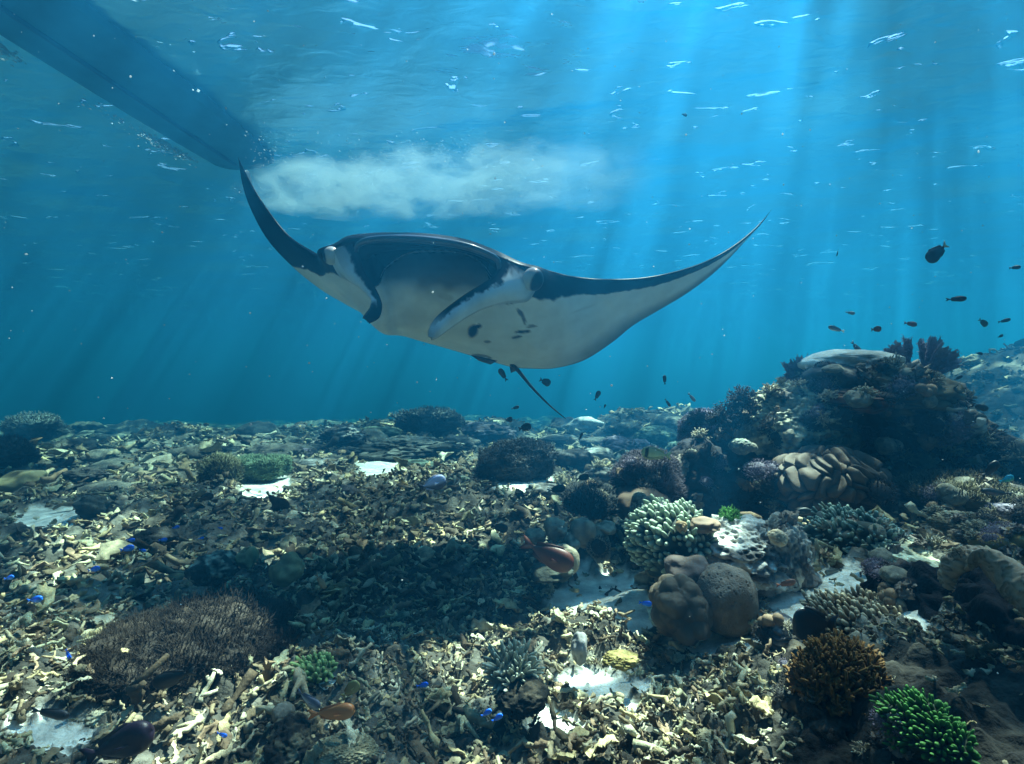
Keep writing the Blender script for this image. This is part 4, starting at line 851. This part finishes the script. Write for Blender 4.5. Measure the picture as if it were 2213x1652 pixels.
        o.rotation_quaternion = dn.to_track_quat('Z', 'Y') @ Quaternion((0, 0, 1), rs.uniform(0, 6.28)); o.location = loc-nor*s*.15; cnt += 1
growth()
# ------------------------------------------------------------------ fish
def fish(label, cat, tail, head, D, hgt=.38, wid=.16, c=(.01, .012, .02), belly=None, tailc=None, dd=0., roll=0., stripes=None, detail=True, tail_len=.2, group=None, name='reef_fish', cl=None, fins=True):
    """tail and head are photo points, dd how much deeper the head lies"""
    a, b = P(*tail, D), P(*head, D+dd); ax = b-a; Ln = np.linalg.norm(ax); X = ax/Ln
    Z = np.array([0, 0, 1.])-X*X[2]
    if np.linalg.norm(Z) < .35: Z = np.array([.35, .2, 1.])-X*np.dot([.35, .2, 1.], X)
    Z /= np.linalg.norm(Z); Y = np.cross(Z, X); cr_, sr = math.cos(roll), math.sin(roll); Z, Y = Z*cr_+Y*sr, Y*cr_-Z*sr
    M = np.stack([X, Y, Z], 1); ctr = (a+b)/2
    t = empty(name, ctr, label, cat, group)
    bl = Ln*(1-tail_len); x0 = -Ln/2+Ln*tail_len*.85
    n, m = (22, 16) if detail else (10, 8)
    s = np.linspace(0, 1, n)                    # 0 nose, 1 tail root
    pr = (np.sin(np.clip(s, 0, 1)**.62*np.pi)**.8)*(1-.0*s); pr = np.maximum(pr, .17*sstep(.6, 1, s)+.02); pw = np.maximum(np.sin(np.clip(s, 0, 1)**.5*np.pi)**.8, .06)
    an = np.linspace(0, 2*np.pi, m, endpoint=False); h = Ln*hgt/2
    V = np.stack([np.broadcast_to((Ln/2-s*bl)[:, None], (n, m)), (Ln*wid/2)*pw[:, None]*np.cos(an)[None], h*pr[:, None]*np.sin(an)[None]-.08*h*np.sin(s*np.pi)[:, None]], -1)
    z = np.sin(an)[None]*np.ones((n, 1)); c = np.array(c, float); be = np.array(belly if belly is not None else c*1.4)
    C = c*(sstep(-.5, .3, z))[..., None]+be*(1-sstep(-.5, .3, z))[..., None]
    if stripes is not None:
        k = (np.abs(((z*2.6+.2) % 1)-.5) < .2)&(s[:, None] > .2); C = np.where(k[..., None], np.array(stripes), C)
        k = (s[:, None] < .26)&(s[:, None] > .14)&(np.abs(z) < .8); C = np.where(k[..., None], np.array((.01, .012, .01)), C)
    Vv = np.concatenate([V.reshape(-1, 3), [[Ln/2+.002, 0, -.05*h], [Ln/2-bl, 0, 0]]]); Cc = np.concatenate([C.reshape(-1, 3), [C[0, 0], C[-1, 0]]])
    i = np.arange(m); cap = np.concatenate([np.stack([np.full(m, n*m), (i+1) % m, i], -1), np.stack([np.full(m, n*m+1), (n-1)*m+i, (n-1)*m+(i+1) % m], -1)])
    R = lambda q: np.asarray(q)@M.T
    mk('body', R(Vv), [gridf(n, m, wrap_m=True), cap], M_fish, Cc, t)
    tc = np.array(tailc if tailc is not None else c*1.1)
    def sheet(nm, pts, cc, th=.004):
        q = np.array(pts, float); k = len(q); th = Ln*th; o = np.array([0, th, 0]); c0 = q.mean(0)
        Vs = np.concatenate([q+o*.3, q-o*.3, [c0+o*2, c0-o*2]]); j = np.arange(k); j2 = (j+1) % k
        Fs = np.concatenate([np.stack([j, j2, np.full(k, 2*k)], -1), np.stack([j2+k, j+k, np.full(k, 2*k+1)], -1), np.stack([j, j+k, j2], -1), np.stack([j2, j+k, j2+k], -1)])
        return mk(nm, R(Vs), Fs, M_fish, np.array(cc), t)
    xt = Ln/2-bl; hw = h*.62
    sheet('tail_fin', [(xt+.03*Ln, 0, .1*h), (xt-.10*Ln, 0, hw*.8), (-Ln/2, 0, hw), (-Ln/2+.07*Ln, 0, .12*hw), (-Ln/2+.07*Ln, 0, -.12*hw), (-Ln/2, 0, -hw), (xt-.10*Ln, 0, -hw*.8), (xt+.03*Ln, 0, -.1*h)], tc, .012)
    if fins and detail:
        top = lambda s_: (Ln/2-s_*bl, 0, h*np.interp(s_, s, pr)*.93-.08*h*math.sin(s_*math.pi))
        bot = lambda s_: (Ln/2-s_*bl, 0, -h*np.interp(s_, s, pr)*.93-.08*h*math.sin(s_*math.pi))
        up = lambda p, d, e=0: (p[0]-e, 0, p[2]+d)
        sheet('dorsal_fin', [top(.25), up(top(.38), .22*h), up(top(.6), .24*h), up(top(.85), .25*h, .05*Ln), top(.92), top(.6), top(.4)], np.array(c)*.8+.004, .008)
        sheet('anal_fin', [bot(.55), up(bot(.66), -.2*h), up(bot(.86), -.24*h, .05*Ln), bot(.93), bot(.7)], np.array(c)*.8+.004, .008)
        for sg in (-1, 1):
            e = Ln*wid/2*1.02; v, f = ico(2); r = .035*Ln
            mk('eye', R(v*np.array([r, r*.5, r])+np.array([Ln/2-.13*bl, sg*e*.66, .12*h])), f, M_fish, np.array([.005, .005, .006]), t)
        sheet('pectoral_fin', [(Ln/2-.32*bl, -Ln*wid*.52, -.1*h), (Ln/2-.5*bl, -Ln*wid*.75, .1*h), (Ln/2-.52*bl, -Ln*wid*.7, -.25*h)], np.array(c)*1.6+.01, .006)
    return t
BK = (.010, .012, .022)
FL = [
 ('plump blue-black fish with pale tail diving left in open water', 'fish', (2047,527), (2003,564), 2.4, dict(hgt=.52, tailc=(.5,.5,.35), tail_len=.16)),
 ('slender black fish heading right below the plump pale-tailed fish', 'fish', (2043,648), (2089,645), 2.6, dict(hgt=.26)),
 ('tiny dark fish hanging upright left of the plump pale-tailed fish', 'fish', (1812,538), (1808,554), 3.4, dict(hgt=.5)),
 ('small dark fish near the right edge in open water', 'fish', (2180,580), (2206,577), 3.2, dict(hgt=.34)),
 ('small reddish fish above the lilac soft coral', 'fish', (1953,698), (1982,702), 3.3, dict(hgt=.38, c=(.16,.07,.06))),
 ('smaller rosy fish left of the reddish one', 'fish', (1882,713), (1905,710), 3.4, dict(hgt=.55, c=(.16,.08,.08))),
 ('stubby green-backed fish nosing down above the sea fan', 'fish', (2115,690), (2134,704), 3.0, dict(hgt=.6, c=(.05,.08,.06))),
 ('thin dark fish right of the green-backed fish', 'fish', (2156,697), (2184,690), 3.3, dict(hgt=.28)),
 ('blurry blue-grey fish above the far left fish pair by the mound', 'fish', (1827,675), (1848,678), 5.2, dict(hgt=.34, c=(.06,.08,.1))),
 ('pale striped blue fish swimming left over the white dome', 'fish', (1826,717), (1790,706), 4.8, dict(hgt=.28, c=(.08,.11,.13), tailc=(.5,.6,.6))),
 ('murky blue fish drooping toward the white dome coral', 'fish', (1840,738), (1862,765), 5.4, dict(hgt=.34, c=(.04,.06,.08))),
 ('speck of a dark fish near the right edge below the thin fish', 'fish', (2156,730), (2168,724), 4.0, dict(hgt=.45)),
 ('small dark fish over the right slope beyond the mound', 'fish', (2108,763), (2124,765), 3.8, dict(hgt=.4)),
 ('dark oval fish right of the mound in front of the far slope', 'fish', (2098,876), (2136,884), 3.2, dict(hgt=.36, c=(.02,.035,.04))),
 ('tiny dark fish near the far slope right of the mound', 'fish', (2062,822), (2080,812), 4.2, dict(hgt=.35)),
 ('black fish rising at the right edge beside the mound foot', 'fish', (2122,1032), (2158,998), 2.6, dict(hgt=.40)),
 ('long dark fish lying over the algae bank at the right', 'fish', (2190,1068), (2120,1060), 2.8, dict(hgt=.2, c=(.015,.015,.014))),
 ('dark fish with curved back left of the ray tail', 'fish', (1096,824), (1079,797), 3.6, dict(hgt=.38, c=(.03,.05,.06))),
 ('roundish dark green fish right of the ray tail', 'fish', (1166,820), (1190,830), 3.6, dict(hgt=.62, c=(.02,.045,.05))),
 ('upright dark fish between the ray and the mound', 'fish', (1437,832), (1436,811), 3.4, dict(hgt=.5)),
 ('tilted dark fish with bright spot right of the ray tail tip', 'fish', (1285,866), (1296,845), 3.8, dict(hgt=.42, c=(.015,.03,.035))),
 ('thin grey-blue fish slanting down below the upright dark fish', 'fish', (1437,862), (1449,879), 4.5, dict(hgt=.3, c=(.05,.07,.09))),
 ('faint blue fish slanting down left of the feather stars', 'fish', (1487,850), (1503,868), 5.5, dict(hgt=.3, c=(.08,.11,.13))),
 ('minute dark fish below the spotted fish', 'fish', (1305,883), (1309,874), 4.5, dict(hgt=.45)),
 ('lone black fish high in the light rays', 'fish', (1473,247), (1485,250), 3.0, dict(hgt=.5)),
 ('faint dark fish far behind, left of the ray tail', 'fish', (1105,884), (1122,879), 6.0, dict(hgt=.4)),
 ('thin dark fish standing upright over the hazy corals', 'fish', (1251,952), (1259,935), 4.5, dict(hgt=.3)),
 ('round black fish above the bushy bank, left of two', 'fish', (1092,908), (1108,906), 5.2, dict(hgt=.7)),
 ('round black fish above the bushy bank, right of two', 'fish', (1120,928), (1148,920), 4.6, dict(hgt=.6)),
 ('black fish gliding right under the grey-lilac fish line', 'fish', (1182,1062), (1222,1053), 3.6, dict(hgt=.42, tailc=(.25,.28,.25))),
 ('black fish above it among the hazy corals', 'fish', (1243,1037), (1273,1028), 3.9, dict(hgt=.48)),
 ('black fish hanging head down at the edge of the dark rock', 'fish', (1201,1084), (1203,1116), 3.3, dict(hgt=.38)),
 ('squat black fish over the shaded rubble', 'fish', (1060,1136), (1098,1144), 3.2, dict(hgt=.5)),
 ('small black fish over the left middle rubble', 'fish', (424,1080), (462,1070), 3.6, dict(hgt=.42)),
 ('black fish resting against the hairy algae mound', 'fish', (424,1450), (330,1478), 1.72, dict(hgt=.36, c=(.006,.007,.008))),
 ('slim dark fish over the white sand at the bottom left', 'fish', (65,1534), (150,1548), 1.62, dict(hgt=.26, c=(.05,.045,.045))),
 ('dark green-grey fish sheltering behind the left finger coral', 'fish', (1705-8,1108), (1752,1104), 3.4, dict(hgt=.3, c=(.03,.04,.04))),
 ('small grey fish under the blue-green finger coral', 'fish', (1822,1232), (1782,1238), 2.7, dict(hgt=.36, c=(.16,.18,.16))),
 ('grey fish gliding left of the ridged brown coral', 'fish', (1795,1205), (1762,1200), 2.9, dict(hgt=.25, c=(.10,.13,.12))),
 ('little orange fish right of the dimpled boulder coral', 'fish', (1676,1266), (1720,1256), 2.2, dict(hgt=.32, c=(.34,.12,.05))),
]
for l, c, a, b, D, k in FL: fish(l, c, a, b, D, **k)
fish('black disc-shaped surgeonfish hovering over the sand ledge', 'fish', (1812, 1350), (1712, 1346), 1.9, hgt=.72, wid=.14, c=(.006, .008, .014), tail_len=.22, name='surgeonfish')
fish('lilac-grey surgeonfish with black belly and tail over the rubble', 'fish', (903, 1056), (964, 1036), 2.5, hgt=.5, wid=.16, c=(.60, .66, .95), belly=(.05, .06, .12), tailc=(.01, .012, .03), name='surgeonfish', dd=.02)
fish('pale yellow striped fish with black eye mask above the purple soft coral', 'fish', (1452, 986), (1386, 976), 3.55, hgt=.42, wid=.2, c=(.46, .50, .26), stripes=(.14, .17, .10), name='striped_fish', fins=True)
fish('large red-brown grouper resting by the tan disc coral', 'fish', (1126, 1170), (1240, 1224), 2.75, hgt=.42, wid=.24, c=(.10, .025, .012), belly=(.14, .04, .02), name='grouper', dd=-.05)
fish('orange fish swimming right in the lower left foreground', 'fish', (664, 1545), (768, 1534), 1.6, hgt=.34, wid=.18, c=(.42, .15, .04), belly=(.5, .22, .08), name='orange_fish')
fish('grey-blue fish with dark tail diving behind the orange fish', 'fish', (640, 1492), (692, 1530), 1.68, hgt=.34, c=(.10, .12, .18), belly=(.5, .55, .6))
fish('olive yellow fish just above the orange fish', 'fish', (738, 1508), (775, 1474), 1.66, hgt=.52, c=(.26, .24, .08), belly=(.34, .32, .12))
fish('dark plum purple fish with pale snout low at the bottom left', 'fish', (176, 1640), (330, 1578), 1.5, hgt=.42, wid=.22, c=(.014, .005, .016), belly=(.012, .004, .014), name='parrotfish')
fish('tan fish slipping past the ochre sponge', 'fish', (682, 1240), (704, 1272), 2.3, hgt=.34, c=(.3, .22, .12))
BLU = [(1039,1549,1062,1534,1.62,'upper of the blue pair in the bottom centre rubble'), (1062,1560,1086,1544,1.62,'lower of the blue pair in the bottom centre rubble'), (899,1484,926,1478,1.72,'beside the dark cave-like rock'), (468,1584,491,1592,1.6,'at the bottom left near the plum fish'),
  (1380,1302,1409,1306,2.3,'on the central white sand'), (189,1234,216,1227,2.5,'on the rubble in the left middle'), (8,1252,30,1246,2.4,'cut near the left edge of the photo'), (58,1299,92,1293,2.2,'electric streak low at the left edge'), (258,1190,290,1182,2.7,'left of the dark sponge hump'),
  (272,1167,292,1167,2.8,'just above the dark sponge hump'), (342,1168,362,1166,2.8,'right above the dark sponge hump'), (372,1142,388,1138,3.0,'among pale rubble above the sponge hump'), (428,1165,441,1162,2.8,'pale blue speck right of the sponge hump'), (470,1140,482,1143,3.0,'tiny one by the pinkish rubble'),
  (142,1403,152,1425,1.9,'diving in the left foreground rubble'), (2158,1042,2190,1030,2.3,'shining turquoise at the right edge'), (300,1188,316,1191,2.7,'small one at the foot of the sponge hump')]
for x0, y0, x1, y1, D, wh in BLU:
    fish('bright blue damselfish '+wh, 'fish', (x0, y0), (x1, y1), D, hgt=.42, wid=.2, c=(.02, .18, 1.) if 'turquoise' not in wh else (.05, .6, .8), belly=(.03, .26, 1.) if 'turquoise' not in wh else (.1, .7, .6), name='damselfish', group='bright blue damselfish over the rubble')
# ------------------------------------------------------------------ the boat, its foam and wash
def boat():
    hs = SURF; n, m = 60, 25
    a = np.array([-5.0, 9.5, 0]); b = np.array([-6.2, -3.5, 0]); s = np.linspace(0, 1, n)
    wdt = .74*np.minimum(1, (1-s)*2.6)**.6*(.86+.14*np.minimum(1, s*8)); ax = (b-a)/np.linalg.norm(b-a); sd = np.array([ax[1], -ax[0], 0])
    u = np.linspace(-1, 1, m); keel = -.14*(1-np.abs(u)**2.4)
    V = (a+(b-a)*s[:, None])[:, None]+sd*(wdt[:, None]*u[None])[..., None]; V[..., 2] = hs+.5+(keel[None]-.60)*np.minimum(1, (1-s)*5)[:, None]**.4
    V[..., 2] = np.where(np.abs(u)[None] > .97, hs+.5, V[..., 2]); c = np.array([a+(b-a)*q for q in s]); c[:, 2] = hs+.5
    t = empty('boat', (-5.2, 5, hs), 'long narrow boat hull seen from below at the water surface, upper left', 'boat'); o = np.array(t.location)
    W = np.concatenate([V, c[:, None]], 1); m2 = m+1
    f = gridf(n, m2, wrap_m=True); e0 = np.arange(m2)[::-1][None]; e1 = ((n-1)*m2+np.arange(m2))[None]
    mk('hull', W.reshape(-1, 3)-o, [f, e0, e1], M_hull, np.array([.04, .15, .21]), t)
    kp = np.array([a+(b-a)*q for q in np.linspace(.02, .8, 30)]); kp[:, 2] = hs-.25
    v, ff = tubet(kp, .035, 6); mk('keel', v-o, ff, M_hull, np.array([.02, .04, .06]), t)
    v, ff = ico(3); mk('rudder', v*np.array([.03, .16, .22])+a+np.array([.0, .12, hs-.42])-o, ff, M_hull, np.array([.02, .03, .05]), t)
    # foam along the waterline
    rs = np.random.default_rng(4); G = []; v, ff = ico(1)
    for k in range(6500):
        q = rs.uniform(0, .95); side = 1 if rs.uniform() < .98 else -1; wq = np.interp(q, s, wdt); clump = noise(np.array([[q*26, side*3., 0]]), 2)[0]
        if rs.uniform() > .35+.9*clump: continue
        p = a+(b-a)*q+sd*side*(wq*1.02+abs(rs.normal(0, .12))+.04); p = np.array([p[0], p[1], hs-.13-abs(rs.normal(0, .05))])
        r = rs.uniform(.004, .015); G.append((v*np.array([r, r*2.2, r*.7])+p, ff, np.array([.5, .68, .78])))
    sgn = -1 if sd[0]*1 > 0 else 1
    V2, f2, c2 = cat_geo(G); tag(mk('foam_line', V2, f2, M_foam, c2), kind='stuff')
boat()
def bubble_wash():
    m = bpy.data.materials.new('bubble_wash'); m.use_nodes = True; N = m.node_tree.nodes; L = m.node_tree.links; N.remove(N['Principled BSDF'])
    pv = N.new('ShaderNodeVolumePrincipled'); L.new(pv.outputs[0], N['Material Output'].inputs['Volume']); pv.inputs['Color'].default_value = (.62, .88, 1, 1); pv.inputs['Anisotropy'].default_value = .3
    tc = N.new('ShaderNodeTexCoord'); sep = N.new('ShaderNodeSeparateXYZ'); L.new(tc.outputs['Object'], sep.inputs[0])
    n = N.new('ShaderNodeTexNoise'); n.inputs['Scale'].default_value = 2.6; n.inputs['Detail'].default_value = 8; n.inputs['Roughness'].default_value = .62; n.inputs['Distortion'].default_value = .4; st = N.new('ShaderNodeMapping'); st.inputs['Scale'].default_value = (.62, 1, 1.1); L.new(tc.outputs['Object'], st.inputs['Vector']); L.new(st.outputs[0], n.inputs['Vector'])
    def math_(op, a, b, c=None, cl=False):
        q = N.new('ShaderNodeMath'); q.operation = op; q.use_clamp = cl
        for i, v in enumerate((a, b, c)):
            if v is None: continue
            if isinstance(v, (int, float)): q.inputs[i].default_value = v
            else: L.new(v, q.inputs[i])
        return q.outputs[0]
    # elongated soft body: densest in the middle, fading to the far end
    ln = math_('DIVIDE', sep.outputs[0], 4.7); w_ = math_('DIVIDE', sep.outputs[1], 1.1); h_ = math_('DIVIDE', sep.outputs[2], .6)
    r2 = math_('ADD', math_('ADD', math_('POWER', math_('ABSOLUTE', ln, 0), 4.), math_('MULTIPLY', w_, w_)), math_('MULTIPLY', h_, h_))
    body = math_('SUBTRACT', 1.0, r2)
    d = math_('ADD', math_('MULTIPLY', body, .55), math_('MULTIPLY_ADD', n.outputs['Fac'], 4.2, -2.15))
    fall = math_('MULTIPLY_ADD', ln, -.55, .36, True)
    dd = math_('MULTIPLY', math_('MULTIPLY', d, 1.0, None, True), math_('MULTIPLY', fall, 2.6))
    edge = math_('MULTIPLY', body, 2.5, None, True)
    L.new(math_('MULTIPLY', dd, edge), pv.inputs['Density'])
    a = P(570, 385, 9.3); b = P(1330, 320, 8.6); c = (a+b)/2; ln_ = np.linalg.norm(b-a)
    v, f = ico(4); o = mk('bubble_wash', v*np.array([4.8, 1.2, .62]), f, m); o.location = (c[0]+.75, c[1], SURF-.68)
    o.rotation_euler[2] = math.atan2(b[1]-a[1], b[0]-a[0]); tag(o, kind='stuff')
bubble_wash()
def bubbles():
    rs = np.random.default_rng(12); a = P(575, 385, 9.3); b = P(1290, 330, 8.7); v, f = ico(1); G = []
    for k in range(2000):
        q = rs.beta(1.2, 2.2); p = a+(b-a)*q+np.array([0, rs.normal(0, .5), 0]); p[2] = SURF-.12-abs(rs.normal(0, .42)); 
        if noise(p[None]*1.7, 4)[0] < -.15: continue
        G.append((v*rs.uniform(.003, .008)*rs.uniform(.7, 1.3, 3)+p, f, np.array([.72, .84, .9])))
    V, F_, c = cat_geo(G); tag(mk('wash_bubbles', V, F_, M_foam, c), kind='stuff')
bubbles()
# drifting specks in the water
def specks():
    rs = np.random.default_rng(8); v, f = ico(1); G = []
    for k in range(520):
        D = rs.uniform(.9, 6.5)**1.0; px, py = rs.uniform(-200, 2400), rs.uniform(-50, 1500); p = P(px, py, D)
        if p[2] < .5: continue
        r = rs.choice([.0012, .0018, .0028], p=[.6, .3, .1])*D**.8; G.append((v*r*rs.uniform(.6, 1.4, 3)+p, f, np.array([.7, .75, .75])*rs.uniform(.3, 1)))
    V, F_, c = cat_geo(G); tag(mk('drifting_particles', V, F_, M_foam, c), kind='stuff')
specks()
